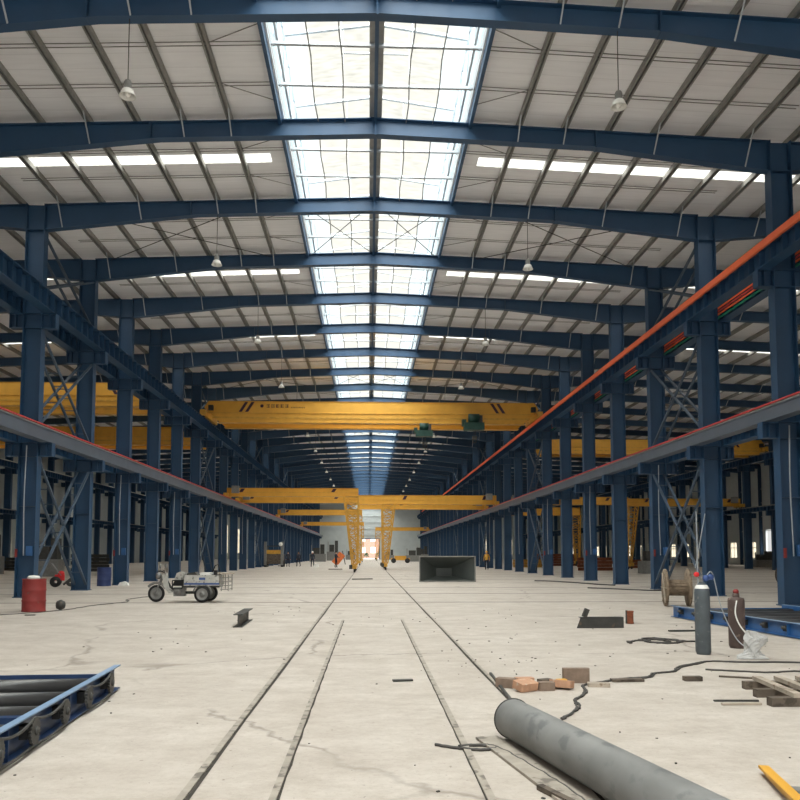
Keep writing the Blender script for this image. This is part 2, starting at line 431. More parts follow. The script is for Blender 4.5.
for i, y in enumerate(FY[:-1]):
    t = thing('rafter', '%s blue roof rafter from the camera, over the central hall' % ONES[i+1], 'rafter', (0, y, 0), 0, 'rafters over the central hall')
    link(main_mesh, t)
    for q in spl: link(q, t)
    if i < 14:
        for f in main_fly: link(f, t)
    for side in ('left', 'right'):
        if i == 0 and False: continue
        t = thing('rafter', nth(i, 2 if side == 'left' else 1, 'blue roof rafter', 'over the %s aisle' % side), 'rafter', (0, y, 0), 0, 'rafters over the %s aisle' % side)
        link(ar[side][0], t)
        if i < 10:
            for f in ar[side][1]: link(f, t)
    t = thing('rafter', nth(i, 10, 'blue roof rafter', 'over the outermost right aisle'), 'rafter', (0, y, 0), 0, 'rafters over the outermost right aisle')
    link(outer_mesh, t)

# ------------------------------------------------------------------ columns
ZU, ZL = 10.42, 5.62          # tops of the corbels = undersides of the crane runway beams
def column_meshes(x):
    H = rtop(x); m = MB(); dx = .34; fw = .2; tf = .025
    m.box(-dx, -dx+tf, -fw, fw, .03, H); m.box(dx-tf, dx, -fw, fw, .03, H); m.box(-dx, dx, -.008, .008, .03, H)
    for z in (ZL, ZL-.5, ZU, ZU-.55, H-.98, 3.3):
        m.box(-dx+tf, dx-tf, -fw+.02, fw-.02, z-.012, z+.012)
    shaft = m.mesh('shaft', M['blue'])
    base = MB().box(-.38, .38, -.24, .24, 0, .03)
    for a in (-.2, .2):
        for b in (-.1, .1): base.cyl((a, b, .03), (a, b, .09), .025, 6)
    base = base.mesh('base_plate', M['blue'])
    def corbel(z, h):
        c = MB()
        for s in (-1, 1):
            x0, x1 = (dx, .84) if s > 0 else (-.84, -dx)
            c.box(x0, x1, -.16, .16, z-.03, z); c.box(x0, x1, -.16, .16, z-h, z-h+.03); c.box(x0, x1, -.01, .01, z-h+.03, z-.03)
            xs = s*.62; c.box(xs-.012, xs+.012, -.16, .16, z-h+.03, z-.03)
            xs = s*.83; c.box(xs-.012, xs+.012, -.16, .16, z-h, z)
        return c.mesh('corbel', M['blue'])
    return shaft, base, corbel(ZL, .5), corbel(ZU, .55)
rows = [('left', XL, 'left row of main columns'), ('right', XR, 'right row of main columns'),
        ('far left', XLL, 'outer row beyond the left aisle'), ('far right', XRR, 'outer row beyond the right aisle')]
conduit_mesh = MB().tube([(-.05+.02*math.sin(z*1.3), -.23, z) for z in [1.5+.4*i for i in range(11)]], .02, 6).mesh('conduit', M['lightgalv'])
boxm = MB().box(.08, .28, -.3, -.2, 1.5, 1.85).mesh('switch_box', M['bluelight'])
redm = MB().box(-.33, -.26, -.27, -.2, 1.45, 1.75).mesh('fire_point', M['red'])
for side, x, desc in rows:
    sh, ba, cl, cu = column_meshes(x)
    for i, y in enumerate(FY[:-1]):
        if side == 'left' and i < 1: pass
        t = thing('steel_column', nth(i, {'left': 2, 'right': 1, 'far left': 12, 'far right': 10}[side], 'blue steel column', 'in the %s' % desc), 'column', (x, y, 0), 0, 'columns of the %s' % desc)
        link(sh, t); link(ba, t); link(cl, t); link(cu, t)
        if side in ('left', 'right') and i in ((2, 4, 6, 9, 11) if side == 'left' else (1, 3, 5, 7, 9, 12)):
            link(conduit_mesh, t)
            if i < 8: link(boxm, t); link(redm, t)
# outermost right columns on the wall line
wc = MB(); wc.box(-.2, .2, -.15, -.13, 0, 12.9); wc.box(-.2, .2, .13, .15, 0, 12.9); wc.box(-.008, .008, -.13, .13, 0, 12.9)
wc = wc.mesh('wall_column', M['blue'])
for i, y in enumerate(FY[:-1]):
    o = bpy.data.objects.new('wall_column', wc); C.objects.link(o); o.location = (XWR-.25, y, 0)
    tag(o, nth(i, 14, 'slim blue column', 'against the right outer wall'), 'column', 'columns against the right outer wall')

# ------------------------------------------------------------------ crane runways
YB0 = 9.0
def runway(x, zt, zb, label, face='blue', stiff=True, strip=None, inner=1, box=False):
    t = thing('crane_runway_beam', label, 'runway beam')
    m = MB(); w = .4; m.box(x-w/2, x+w/2, YB0, YEND-1, zt-.1, zt-.075); m.box(x-w/2, x+w/2, YB0, YEND-1, zb, zb+.03)
    if box: m.box(x-inner*.16-.01, x-inner*.16+.01, YB0, YEND-1, zb+.03, zt-.1)
    m.box(x-.008, x+.008, YB0, YEND-1, zb+.03, zt-.1)
    m.build('girder', M[face], t)
    MB().box(x-.04, x+.04, YB0, YEND-1, zt-.075, zt+.03).build('rail', M['galv'], t)
    if stiff:
        s = MB(); y = YB0+.3
        while y < YEND-1: s.box(x-w/2+.02, x-.008, y, y+.012, zb+.03, zt-.1).box(x+.008, x+w/2-.02, y, y+.012, zb+.03, zt-.1); y += BAY/8
        o = s.build('stiffener', M[face], t); o['kind'] = 'stuff'
    if strip:
        c, h, dz = strip; xi = x-inner*(w/2+.02)
        MB().box(xi-.05, xi+.05, YB0, YEND-20, zt-h+dz, zt+dz).build('conductor_bar', M[c], t)['label'] = c.replace('pink', 'red')+' power rail'
    return t
# inner = +1 when the hall is on the smaller-x side
runway(XR-.6, 11.1, ZU, 'upper crane runway beam on the right with a broad orange power rail', strip=('orange', .21, .07), inner=1)
runway(XR-.6, 6.1, ZL, 'lower smooth grey runway beam on the right with a thin red rail', 'runway', False, ('pink', .035, .02), 1, True)
runway(XL+.6, 11.2, ZU, 'upper dark blue runway beam with web stiffeners on the left of the hall', inner=-1)
runway(XL+.6, 6.15, ZL, 'lower smooth grey runway beam on the left with a thin red rail', 'runway', False, ('pink', .035, .02), -1, True)
runway(XR+.62, 11.1, ZU, 'upper runway beam on the aisle side of the right columns', inner=-1)
runway(XR+.62, 6.1, ZL, 'lower runway beam on the aisle side of the right columns', inner=-1)
runway(XL-.62, 11.1, ZU, 'upper runway beam on the aisle side of the left columns', inner=1)
runway(XL-.62, 6.1, ZL, 'lower runway beam on the aisle side of the left columns', inner=1)
runway(XLL+.6, 11.1, ZU, 'upper runway beam on the far side of the left aisle', inner=-1, strip=('cream', .06, 0))
runway(XRR-.6, 11.1, ZU, 'upper runway beam on the far side of the right aisle', inner=1)
runway(XLL+.6, 6.1, ZL, 'lower runway beam on the far side of the left aisle', inner=-1)
runway(XRR-.6, 6.1, ZL, 'lower runway beam on the far side of the right aisle', inner=1)
cr = thing('conductor_rack', 'bundle of yellow, orange, red and green conductor lines behind the upper right runway beam', 'power line', (XR+1.1, YB0, 10.4))
for i, (c, dx, z) in enumerate((('yellow', .39, 11.0), ('orange', .39, 10.88), ('pink', .39, 10.76), ('orange', .39, 10.64), ('teal', .39, 10.5))):
    MB().box(dx-1.1-.02, dx-1.1+.02, 0, 75-YB0, z-10.4, z-10.34).build('conductor_line', M[c], cr)['label'] = {'yellow': 'yellow', 'orange': 'orange', 'pink': 'red', 'teal': 'green'}[c]+' conductor line'
for y in FY[:11]:
    MB().box(-.69, -.6, y-YB0-1.02, y-YB0-.98, .08, .7).build('hanger', M['iron'], cr)

# cross bracing in the braced bays
def ladder_brace(y0, y1, z0, z1, x, rung=True):
    m = MB(); n = 9
    for s in (-.24, .24): m.bar((s, y0, z0), (s, y1, z1), .07, .09, (1, 0, 0))
    if rung:
        for k in range(1, n):
            f = k/n; y = y0+(y1-y0)*f; z = z0+(z1-z0)*f; m.bar((-.24, y, z), (.24, y, z), .035, .035)
    return m
lower = [ladder_brace(.1, BAY-.1, .25, 5.1, 0).mesh('diagonal', M['brace']), ladder_brace(.1, BAY-.1, 5.1, .25, 0).mesh('diagonal', M['brace'])]
upper = [ladder_brace(.1, BAY-.1, 6.3, 9.8, 0).mesh('diagonal', M['brace']), ladder_brace(.1, BAY-.1, 9.8, 6.3, 0).mesh('diagonal', M['brace'])]
topb = [ladder_brace(.1, BAY-.1, 11.4, 13.5, 0, False).mesh('diagonal', M['brace']), ladder_brace(.1, BAY-.1, 13.5, 11.4, 0, False).mesh('diagonal', M['brace'])]
for side, x in (('left', XL), ('right', XR)):
    for bi, b in enumerate(BRACED):
        for nm, ms in (('lower', lower), ('middle', upper), ('top', topb)):
            t = thing('cross_brace', '%s crossed ladder brace in the %s braced bay of the %s column row' % (nm, ONES[bi+1], side), 'brace', (x, FY[b], 0), 0, 'crossed braces between columns')
            for me in ms: link(me, t)
# roof rod bracing
for bi, b in enumerate((2, 7, 12)):
    for s, side in ((-1, 'left'), (1, 'right')):
        for k, (xa, xb) in enumerate(((4.6, 11.6), (0, 2.8))):
            y0, y1 = FY[b]+.1, FY[b+1]-.1; z = lambda d: rtop(CX+d)-.08
            xa2, xb2 = s*xa, s*xb
            m = MB().cyl((CX+xa2, y0, z(xa2)), (CX+xb2, y1, z(xb2)), .018, 5); 
            m.cyl((CX+xb2, y0, z(xb2)), (CX+xa2, y1, z(xa2)), .018, 5)
            tag(m.build('roof_rod_cross', M['iron']), 'crossed thin roof rods %s in the %s braced bay on the %s' % (('between purlins', 'under the skylight')[k], ONES[bi+1], side), 'rod', 'crossed roof rods')
# small rods beside the skylight edge
for b in range(0, 16):
    for s, side in ((-1, 'left'), (1, 'right')):
        t = thing('sag_rod_set', 'thin grey rods between the purlins on the %s slope, %s bay from the camera' % (side, ONES[b+1]), 'rod', (0, FY[b], 0), 0, 'thin rods between the purlins')
        for f in (.33, .66):
            for dy in (0, .16):
                x0, x1 = CX+s*3.0, CX+s*12.4
                MB().bar((x0, f*BAY+dy, rtop(x0)+.12), (x1, f*BAY+dy, rtop(x1)+.12), .018, .018).build('sag_rod', M['rodgrey'], t)
            x0, x1 = CX+s*3.0, CX+s*4.42
            MB().bar((x0, f*BAY+(-.75 if f < .5 else .9), rtop(x0)+.1), (x1, f*BAY, rtop(x1)+.1), .018, .018).build('diagonal_rod', M['rodgrey'], t)

# ------------------------------------------------------------------ pendant lamps
def lamp():
    t = thing('high_bay_lamp', '', 'lamp')
    zt = rtop(CX+6)-.54-12.42
    MB().cyl((0, 0, .32), (0, 0, zt), .012, 5).build('cord', M['iron'], t)
    MB().lathe([(.0, .33), (.07, .33), (.09, .28), (.09, .12), (.13, .08)], n=16).build('ballast_housing', M['bodygrey'], t)
    MB().lathe([(.1, .12), (.13, .1), (.16, .02), (.2, -.06), (.185, -.06), (.15, .02), (.1, .1)], n=20).build('reflector', M['white'], t)
    MB().lathe([(0, .08), (.06, .06), (.07, -.02), (.04, -.07), (0, -.08)], n=12).build('bulb', M['white'], t)
    return t
base = lamp(); first = True; n = 0
for j in range(13):
    y = FY[j*2]
    for s, side in ((1, 'right'), (-1, 'left')):
        o = base if first else copy_tree(base); first = False
        o.location = (CX+s*5.9-(.06 if s > 0 else 0), y-.05, 12.42)
        o['label'] = '%s white pendant lamp from the camera, %s of the skylight' % (ONES[j+1], side); o['group'] = 'pendant lamps under the roof'

# ------------------------------------------------------------------ walls
def windowed_wall(name, x, side, doors=(), h=None):
    t = .12; H = h; m = MB()
    zs, zt = .9, 3.1
    segs = []
    y = FY[0]-BAY*1.5
    ya = YBEG; wins = []
    for i in range(NF-1):
        c = FY[i]+BAY/2
        hw = 1.0 if x > 0 else .45; wins.append((c-hw, c+hw, i))
    m.box(x-t, x+t, ya, YEND, zt+1.5, H)
    prev = ya
    for a, b, i in wins:
        if i in doors:
            m.box(x-t, x+t, prev, a-.9, 0, zt+1.5); prev = b+.9
        else:
            m.box(x-t, x+t, prev, a, 0, zt+1.5); m.box(x-t, x+t, a, b, 0, zs); m.box(x-t, x+t, a, b, zt, zt+1.5); prev = b
    m.box(x-t, x+t, prev, YEND, 0, zt+1.5)
    # sheeting ribs
    s = -1 if x > 0 else 1
    for z in (1.0, 4.7, 6.5, 8.3, 10.1): m.box(x+s*t, x+s*(t+.12), ya, YEND, z-.26, z-.18)
    struct(m.build(name, M['wallpanel']), 'grey sheeted outer wall on the %s' % side)
    for a, b, i in wins:
        if i in doors: continue
        f = MB(); f.box(x-.05, x+.05, a, a+.06, zs, zt); f.box(x-.05, x+.05, b-.06, b, zs, zt); f.box(x-.05, x+.05, a, b, zs, zs+.06); f.box(x-.05, x+.05, a, b, zt-.06, zt)
        f.box(x-.05, x+.05, (a+b)/2-.03, (a+b)/2+.03, zs, zt); f.box(x-.05, x+.05, a, b, 2.3, 2.36)
        w = struct(f.build('window_%d' % (100+i+(100 if x > 0 else 0)), M['galv']), 'bright window low in the %s outer wall' % side)
        MB().box(x-.008, x+.008, a+.05, b-.05, zs+.05, zt-.05).build('pane', M['pane'], w)
windowed_wall('wall_left', XWL, 'left', (), rtop(XWL)+PUR)
windowed_wall('wall_right', XWR, 'right', (14,), rtop(XWR)+PUR)
# end wall
m = MB(); yw = YEND; t = .1
holes = [(-1.75, 2.5, 0, 5.1)]
endwins = [(-33.2, -32.0, 1.6, 7.6), (-36.8, -35.4, 1.6, 8.6), (-29.5, -28.6, 1.2, 4.6), (17.0, 18.6, 1.2, 4.6), (23.2, 24.6, 1.2, 4.6), (29, 30.4, 1.2, 5), (35, 36.4, 1.2, 5)]
allh = sorted(holes+endwins)
prev = XWL-.3
for a, b, z0, z1 in allh:
    m.box(prev, a, yw, yw+t, 0, 13.4)
    if z0 > 0: m.box(a, b, yw, yw+t, 0, z0)
    m.box(a, b, yw, yw+t, z1, 13.4); prev = b
m.box(prev, XWR+.3, yw, yw+t, 0, 13.4)
m.prism([(XWL-.3, 13.4), (XWR+.3, 13.4), (XWR+.3, rtop(XWR)+.3), (CX+2.9, 15.1), (CX+2.9, 16.6), (CX, 17), (CX-2.9, 16.6), (CX-2.9, 15.1), (XWL-.3, rtop(XWL)+.3)], 'y', yw, yw+t)
for z in (2.6, 4.6, 6.1, 7.7, 9.3, 10.9, 12.5): m.box(XWL, -1.8, yw-.14, yw, z-.05, z+.05) if z < 5.2 else m.box(XWL, XWR, yw-.14, yw, z-.05, z+.05)
for z in (2.6, 4.6): m.box(2.6, XWR, yw-.14, yw, z-.05, z+.05)
struct(m.build('wall_back', M['wallpanel']), 'grey sheeted end wall of the hall')
for i, (a, b, z0, z1) in enumerate(endwins):
    struct(MB().box(a, b, yw+.03, yw+.05, z0, z1).build('window_%d' % (300+i), M['pane']), 'tall bright glazed strip in the end wall')
f = MB()
for x in (-1.85, 2.6): f.box(x-.1, x+.1, yw-.16, yw+.12, 0, 5.2)
f.box(-1.95, 2.7, yw-.16, yw+.12, 5.1, 5.3)
struct(f.build('trim_1', M['blue']), 'frame of the open doorway in the end wall')
# what shows through the doorway
b = thing('building', 'peach rendered building seen through the far doorway', 'building', (1.5, YEND+48, 0))
MB().box(-9, 9, 0, 8, 0, 9).build('wall', M['plywood'], b)
for i in range(5):
    w = MB().box(-7.6+3.3*i, -6.0+3.3*i, -.06, 0, 1.6, 3.4).box(-7.6+3.3*i, -6.0+3.3*i, -.06, 0, 5.2, 7).build('window', M['white'], b)
MB().box(-9.4, 9.4, -.4, 8.4, 9, 9.3).build('roof', M['cream'], b)
random.seed(3)
for i, (x, y, r, l) in enumerate(((-.8, 40, .9, 'small green shrub outside the far doorway, on the left'), (2.9, 38, 1.15, 'rounded green shrub outside the far doorway, on the right'))):
    t = thing('shrub', l, 'shrub', (x, YEND+y, 0), 0, 'shrubs outside the far doorway')
    mb = MB()
    for k in range(160):
        u = random.random()*2*PI; v = random.random()*PI/2; rr = r*(.6+.4*random.random())
        c = Vector((rr*math.cos(u)*math.cos(v), rr*math.sin(u)*math.cos(v), .5+rr*math.sin(v)*1.3)); d = Vector((random.uniform(-1, 1), random.uniform(-1, 1), random.uniform(-1, 1))).normalized()*.22
        e = d.cross(Vector((.3, .2, 1))).normalized()*.12
        mb._add([c-d, c+e, c+d, c-e], [(0, 1, 2, 3)])
    mb.build('foliage', M['leaf'], t); MB().cyl((0, 0, 0), (0, 0, .9), .06, 6).build('stem', M['wooddk'], t)

# ------------------------------------------------------------------ rails in the floor
def floor_rail(x, w, gw, s, y0, y1, label, mat_):
    t = thing('floor_rail', label, 'rail')
    n = 60; vs = []
    a = MB()
    ys = [y0+(y1-y0)*i/n for i in range(n+1)]
    a.box(x-w/2, x+w/2, y0, y1, .0, .014)
    a.build('rail_head', M[mat_], t)
    g = MB(); pts = []
    xe = x+s*w/2
    for i in range(n): 
        j = gw*(1+.35*math.sin(i*2.3)); j2 = gw*(1+.35*math.sin((i+1)*2.3))
        g._add([(xe, ys[i], .003), (xe+s*j, ys[i], .003), (xe+s*j2, ys[i+1], .003), (xe, ys[i+1], .003)], [(0, 1, 2, 3) if s > 0 else (3, 2, 1, 0)])
    g.build('rail_groove', M['gap'], t)
floor_rail(-1.22, .055, .03, 1, 1, YEND+3, 'long crane rail flush in the floor, outer left', 'railsteel')
floor_rail(1.555, .04, .026, -1, 1, YEND+3, 'long crane rail flush in the floor, outer right', 'railsteel')
floor_rail(-.62, .05, .016, 1, 1, 19.3, 'short shallow floor rail, inner left, ending part way down the hall', 'railsteel')
floor_rail(.8, .055, .009, -1, 1, 19.3, 'short shallow floor rail, inner right, ending part way down the hall', 'railsteel')

# ------------------------------------------------------------------ cranes
def glyphs(x, z, n, h, gap):
    """illegible dark lettering strokes painted on a girder face at y=0"""
    m = MB(); rnd = random.Random(5)
    for i in range(n):
        cx = x+i*gap
        for k in range(3): m.box(cx-h*.42, cx+h*.42, -.008, 0, z+(k-1)*h*.36-h*.05, z+(k-1)*h*.36+h*.05)
        for k in range(2): xx = cx+rnd.choice((-.3, -.1, .1, .3))*h; m.box(xx-h*.06, xx+h*.06, -.008, 0, z-h*.45, z+h*.45)
    return m
def bridge(name_label, x0, x1, y, zt, depth=1.3, gap=2.2, chamfer=.7, group=None, stripes=True, text=False, zr=11.16, wd=.55, ribs=True):
    t = thing('bridge_crane', name_label, 'crane', ((x0+x1)/2, y, 0), 0, group)
    L_ = (x1-x0)/2
    for k, yy in enumerate((0, gap)):
        m = MB(); c = chamfer
        zb = zt-depth
        m.prism([(-L_, zt-.45), (-L_+.3, zt), (L_-.3, zt), (L_, zt-.45), (L_-c, zb), (-L_+c, zb)][::-1], 'y', yy, yy+wd)
        m.build('girder', M['yellow'], t)
        if ribs:
            r = MB(); r.box(-L_+.2, L_-.2, yy-.06, yy, zt-depth*.56-.02, zt-depth*.56+.02); r.box(-L_+.6, L_-.6, yy-.04, yy, zt-depth*.78-.06, zt-depth*.78+.06)
            r.box(-L_+c-.1, L_-c+.1, yy-.06, yy+wd+.06, zb-.03, zb); r.box(-L_+.35, L_-.35, yy-.05, yy+wd+.05, zt, zt+.02)
            r.build('flange', M['yellowdk'], t)
        if stripes and k == 0:
            for s in (-1, 1):
                for q in (0, .45):
                    xx = s*(L_-2.2-q); h = depth*.5
                    MB().prism([(xx-.1, zt-h), (xx+.12, zt-h), (xx+.12-s*(-.75)*-1, zt-.04), (xx-.1-s*.75, zt-.04)] if False else
                               [(xx-.1-s*.35, zt-h), (xx+.12-s*.35, zt-h), (xx+.12+s*-.35+s*0.0-s*.45, zt-.04), (xx-.1-s*.8, zt-.04)][::-1], 'y', yy-.008, yy).build('hazard_stripe', M['purple'], t)
    for s in (-1, 1):
        e = MB().box(s*(L_-.05)-.2, s*(L_-.05)+.2, -.7, gap+wd+.7, zr+.12, zr+.55).build('end_carriage', M['yellowdk'], t)
        for yy in (-.4, gap+wd+.4):
            MB().cyl((s*(L_-.05)-.07, yy, zr+.2), (s*(L_-.05)+.07, yy, zr+.2), .2, 16).build('wheel', M['iron'], e)
        MB().box(s*(L_-.5)-.12, s*(L_-.5)+.2, -.45, -.15, zt-.7, zt-.35).build('buffer', M['black'], t)
    if text:
        glyphs(-L_+4.55, zt-.32, 5, .27, .33).build('lettering', M['purple'], t)
        g = MB().lathe([(.0, -.008), (.12, -.008), (.12, 0)], (-L_+4.1, 0, zt-.32), 'y', 14).build('round_emblem', M['purple'], t)
        glyphs(-L_+6.2, zt-.42, 9, .09, .115).build('small_lettering', M['purple'], t)
    return t
bridge('big yellow bridge crane spanning the central hall under the roof', XL+.62, XR-.62, 57, 12.42, 1.5, 2.5, 1.1, text=True)
def hoist(x, y, ztop, s, label):
    t = thing('hoist_trolley', label, 'hoist', (x, y, ztop), 0, 'hoists under the big bridge crane')
    MB().box(-.75*s, .75*s, -.35, .35, -1.5*s, -.95*s).box(-.9*s, -.6*s, -.2, .2, -1.2*s, -.7*s).build('trolley_frame', M['green'], t)
    MB().lathe([(0, -.4*s), (.34*s, -.4*s), (.34*s, .4*s), (0, .4*s)], (.0, 0, -.6*s), 'x', 20).build('rope_drum', M['green'], t)
    MB().box(.35*s, .62*s, -.25, .25, -.95*s, -.4*s).build('motor', M['iron'], t)
    h = MB().cyl((0, 0, -1.5*s), (0, 0, -1.95*s), .02, 6).cyl((.1, 0, -1.5*s), (.1, 0, -1.95*s), .02, 6).box(-.12, .22, -.08, .08, -2.2*s, -1.95*s).build('hook_block', M['iron'], t)
    MB().tube([(.05+.12*math.sin(a), 0, -2.32*s-.12*math.cos(a)+.0) for a in [i*.5-2.2 for i in range(10)]], .03, 6).build('hook', M['iron'], h)
    return t
hoist(7.45, 56.3, 11.75, .95, 'dark green hoist trolley with large drum, towards the right end of the big bridge crane')
hoist(3.9, 56.4, 11.05, .8, 'lower dark green hoist trolley hanging nearer the middle of the big bridge crane')
bridge('yellow bridge crane high in the right aisle', XR+.7, XRR-.3, 75, 12.4, 1.35, 2.2, .6, 'bridge cranes high in the right aisle')
bridge('nearer double yellow bridge crane high in the left aisle', XLL+.6, XL-.7, 51, 12.4, 1.45, 3.0, .5, 'bridge cranes high in the left aisle')
bridge('farther yellow bridge crane high in the left aisle', XLL+.6, XL-.7, 69, 12.4, 1.5, 2.6, .5, 'bridge cranes high in the left aisle')

def lattice_leg(xt0, xt1, xb0, xb1, zt, zb, dyt, dyb, n=10, r=.075):
    m = MB()
    T = [Vector((xt0, -dyt, zt)), Vector((xt1, -dyt, zt)), Vector((xt1, dyt, zt)), Vector((xt0, dyt, zt))]
    B = [Vector((xb0, -dyb, zb)), Vector((xb1, -dyb, zb)), Vector((xb1, dyb, zb)), Vector((xb0, dyb, zb))]
    for a, b in zip(T, B): m.bar(a, b, r*1.7, r*1.7)
    for k in range(n+1):
        f0 = k/n; P = [b+(a-b)*f0 for a, b in zip(T, B)]
        for q in range(4): m.bar(P[q], P[(q+1) % 4], r, r)
        if k < n:
            f1 = (k+1)/n; Q = [b+(a-b)*f1 for a, b in zip(T, B)]
            for q in range(4):
                a, b = (P[q], Q[(q+1) % 4]) if k % 2 else (P[(q+1) % 4], Q[q])
                m.bar(a, b, r, r)
    return m
def semi_gantry(label, xleg, xend, y, zt, s, depth=.68, group=None, gap=0, over=0., zr=6.13, marks=True):
    """s=-1: runs from the leg towards smaller x"""
    t = thing('semi_gantry_crane', label, 'crane', (xleg, y, 0), 0, group)
    ys = (0, gap) if gap else (0,)
    L_ = abs(xend-xleg)
    for yy in ys:
        xa, xb = sorted((-s*(.3+over) , s*L_))
        m = MB().box(xa, xb, yy-.28, yy+.28, zt-depth, zt).build('girder', M['yellow'], t)
        f = MB().box(xa, xb, yy-.34, yy+.34, zt-.03, zt).box(xa, xb, yy-.34, yy+.34, zt-depth-.03, zt-depth); f.box(xa, xb, yy-.31, yy-.28, zt-depth*.55-.015, zt-depth*.55+.015)
        f.build('flange', M['yellowdk'], t)
        if marks:
            for xx in (s*1.8, s*(L_-1.2)):
                MB().prism([(xx-.2, zt-depth*.5), (xx+.1, zt-depth*.5), (xx+.3, zt-.06), (xx, zt-.06)][::-1], 'y', yy-.29, yy-.282).build('hazard_stripe', M['purple'], t)
        leg = lattice_leg(-s*.28+s*1.2, -s*.28, -s*.2+s*.42, -s*.2, zt-depth, .62, .55, .22, 9, .06).build('leg', M['yellowdk'], t, (0, yy, 0))
    y0, y1 = min(ys)-1.1, max(ys)+1.1
    e = MB().box(-.16, .16, y0, y1, .3, .62).build('end_truck', M['yellowdk'], t)
    for yy in (y0+.3, y1-.3):
        MB().cyl((-.06, yy, .2), (.06, yy, .2), .19, 16).build('wheel', M['iron'], e)
    MB().box(-.42, -.16, y0+.1, y0+.55, .28, .62).build('drive_motor', M['iron'], e)
    q = MB().box(s*L_-.18, s*L_+.18, min(ys)-.9, max(ys)+.9, zr+.1, zr+.42).build('end_carriage', M['yellowdk'], t)
    for yy in (min(ys)-.6, max(ys)+.6):
        MB().cyl((s*L_-.05, yy, zr+.18), (s*L_+.05, yy, zr+.18), .15, 12).build('wheel', M['iron'], q)
    MB().box(s*(L_-.75)-.3, s*(L_-.75)+.3, min(ys)-.75, min(ys)-.4, zt-.45, zt+.15).build('control_cabinet', M['bodygrey'], t)
    return t
semi_gantry('nearer yellow semi gantry crane with lattice leg, left of the floor tracks', -1.2, XL+.6, 67, 7.0, -1, group='semi gantry cranes of the central hall')
semi_gantry('second yellow semi gantry crane just behind the nearest one, left side', -1.2, XL+.6, 73, 6.85, -1, group='semi gantry cranes of the central hall')
semi_gantry('yellow semi gantry crane with lattice leg, right of the floor tracks', 1.59, XR-.6, 77, 7.15, 1, .85, 'semi gantry cranes of the central hall', over=2.3)
semi_gantry('yellow semi gantry crane behind the nearest right one, partly hidden by it', 1.59, XR-.6, 84, 7.0, 1, .8, 'semi gantry cranes of the central hall', over=2.3)
semi_gantry('farthest yellow semi gantry crane near the end wall, left side', -1.2, XL+.6, 140, 7.0, -1, .6, 'semi gantry cranes of the central hall', marks=False)
semi_gantry('farthest yellow semi gantry crane near the end wall, right side', 1.59, XR-.6, 165, 6.9, 1, .7, 'semi gantry cranes of the central hall', marks=False)
semi_gantry('yellow semi gantry crane in the right aisle, nearer one', 25.2, XR+.62, 78, 7.1, -1, .75, 'semi gantry cranes of the right aisle')
semi_gantry('yellow semi gantry crane in the right aisle, outer half', 26.2, XRR-.6, 80, 7.1, 1, .75, 'semi gantry cranes of the right aisle')
semi_gantry('yellow semi gantry crane in the right aisle, farther one', 25.2, XR+.62, 96, 7.1, -1, .95, 'semi gantry cranes of the right aisle')
semi_gantry('yellow semi gantry crane spanning left of the tracks, third from the camera', -1.2, XL+.6, 104, 7.2, -1, group='semi gantry cranes of the central hall')

# ------------------------------------------------------------------ foreground: pipe, plank, cables
R = .165; d = Vector((.35, -1.76, 0)).normalized(); p0 = Vector((1.245, 7.02, R+.006)); Lp = 4.2
pt = thing('steel_pipe', 'large dusty grey steel pipe lying on the floor at the lower right', 'pipe', p0)
def pipe_mb():
    m = MB(); n = 40; a = Vector((d.y, -d.x, 0)); b = Vector((0, 0, 1)); vs = []; k = 14
    for ring in range(k+1):
        c = d*(Lp*ring/k)
        for j in range(n): vs.append(c+(a*math.cos(2*PI*j/n)+b*math.sin(2*PI*j/n))*R)
    fs = [(i*n+j, (i+1)*n+j, (i+1)*n+(j+1) % n, i*n+(j+1) % n) for i in range(k) for j in range(n)]
    m._add(vs, fs, True)
    vi = [c*1 for c in vs]
    ins = []
    for c in (Vector((0, 0, 0)), d*Lp):
        for j in range(n): ins.append(c+(a*math.cos(2*PI*j/n)+b*math.sin(2*PI*j/n))*(R-.014))
    m._add(ins, [(j, (j+1) % n, n+(j+1) % n, n+j) for j in range(n)], True)
    for off, c in ((0, Vector((0, 0, 0))), (1, d*Lp)):
        ring = [c+(a*math.cos(2*PI*j/n)+b*math.sin(2*PI*j/n))*R for j in range(n)]+[c+(a*math.cos(2*PI*j/n)+b*math.sin(2*PI*j/n))*(R-.014) for j in range(n)]
        m._add(ring, [(j, (j+1) % n, n+(j+1) % n, n+j) for j in range(n)])
    return m
pipe_mb().build('pipe_wall', M['pipe'], pt)
a = Vector((d.y, -d.x, 0))
MB()._add([(a*math.cos(2*PI*j/24)+Vector((0, 0, 1))*math.sin(2*PI*j/24))*(R-.015)+d*.1 for j in range(24)], [tuple(range(24))]).build('end_plug', M['wooddk'], pt)
m = MB()
for w in (.02, Lp-.6):
    pts = [(d*w)+(a*math.cos(2*PI*j/28)+Vector((0, 0, 1))*math.sin(2*PI*j/28))*(R+.002) for j in range(29)]
    m.tube(pts, .008, 5, False)
m.build('weld_seam', M['iron'], pt)
tag(MB().bar((1.02, 7.0, .012), (1.42, 4.6, .012), .2, .022).build('steel_plank', M['railsteel']), 'long flat grey plate lying beside the big pipe', 'plate')
tag(MB().bar((1.16, 5.5, .02), (1.34, 5.0, .02), .05, .035).build('timber_scrap', M['wooddk']), 'short piece of timber left of the big pipe at the bottom edge', 'timber')

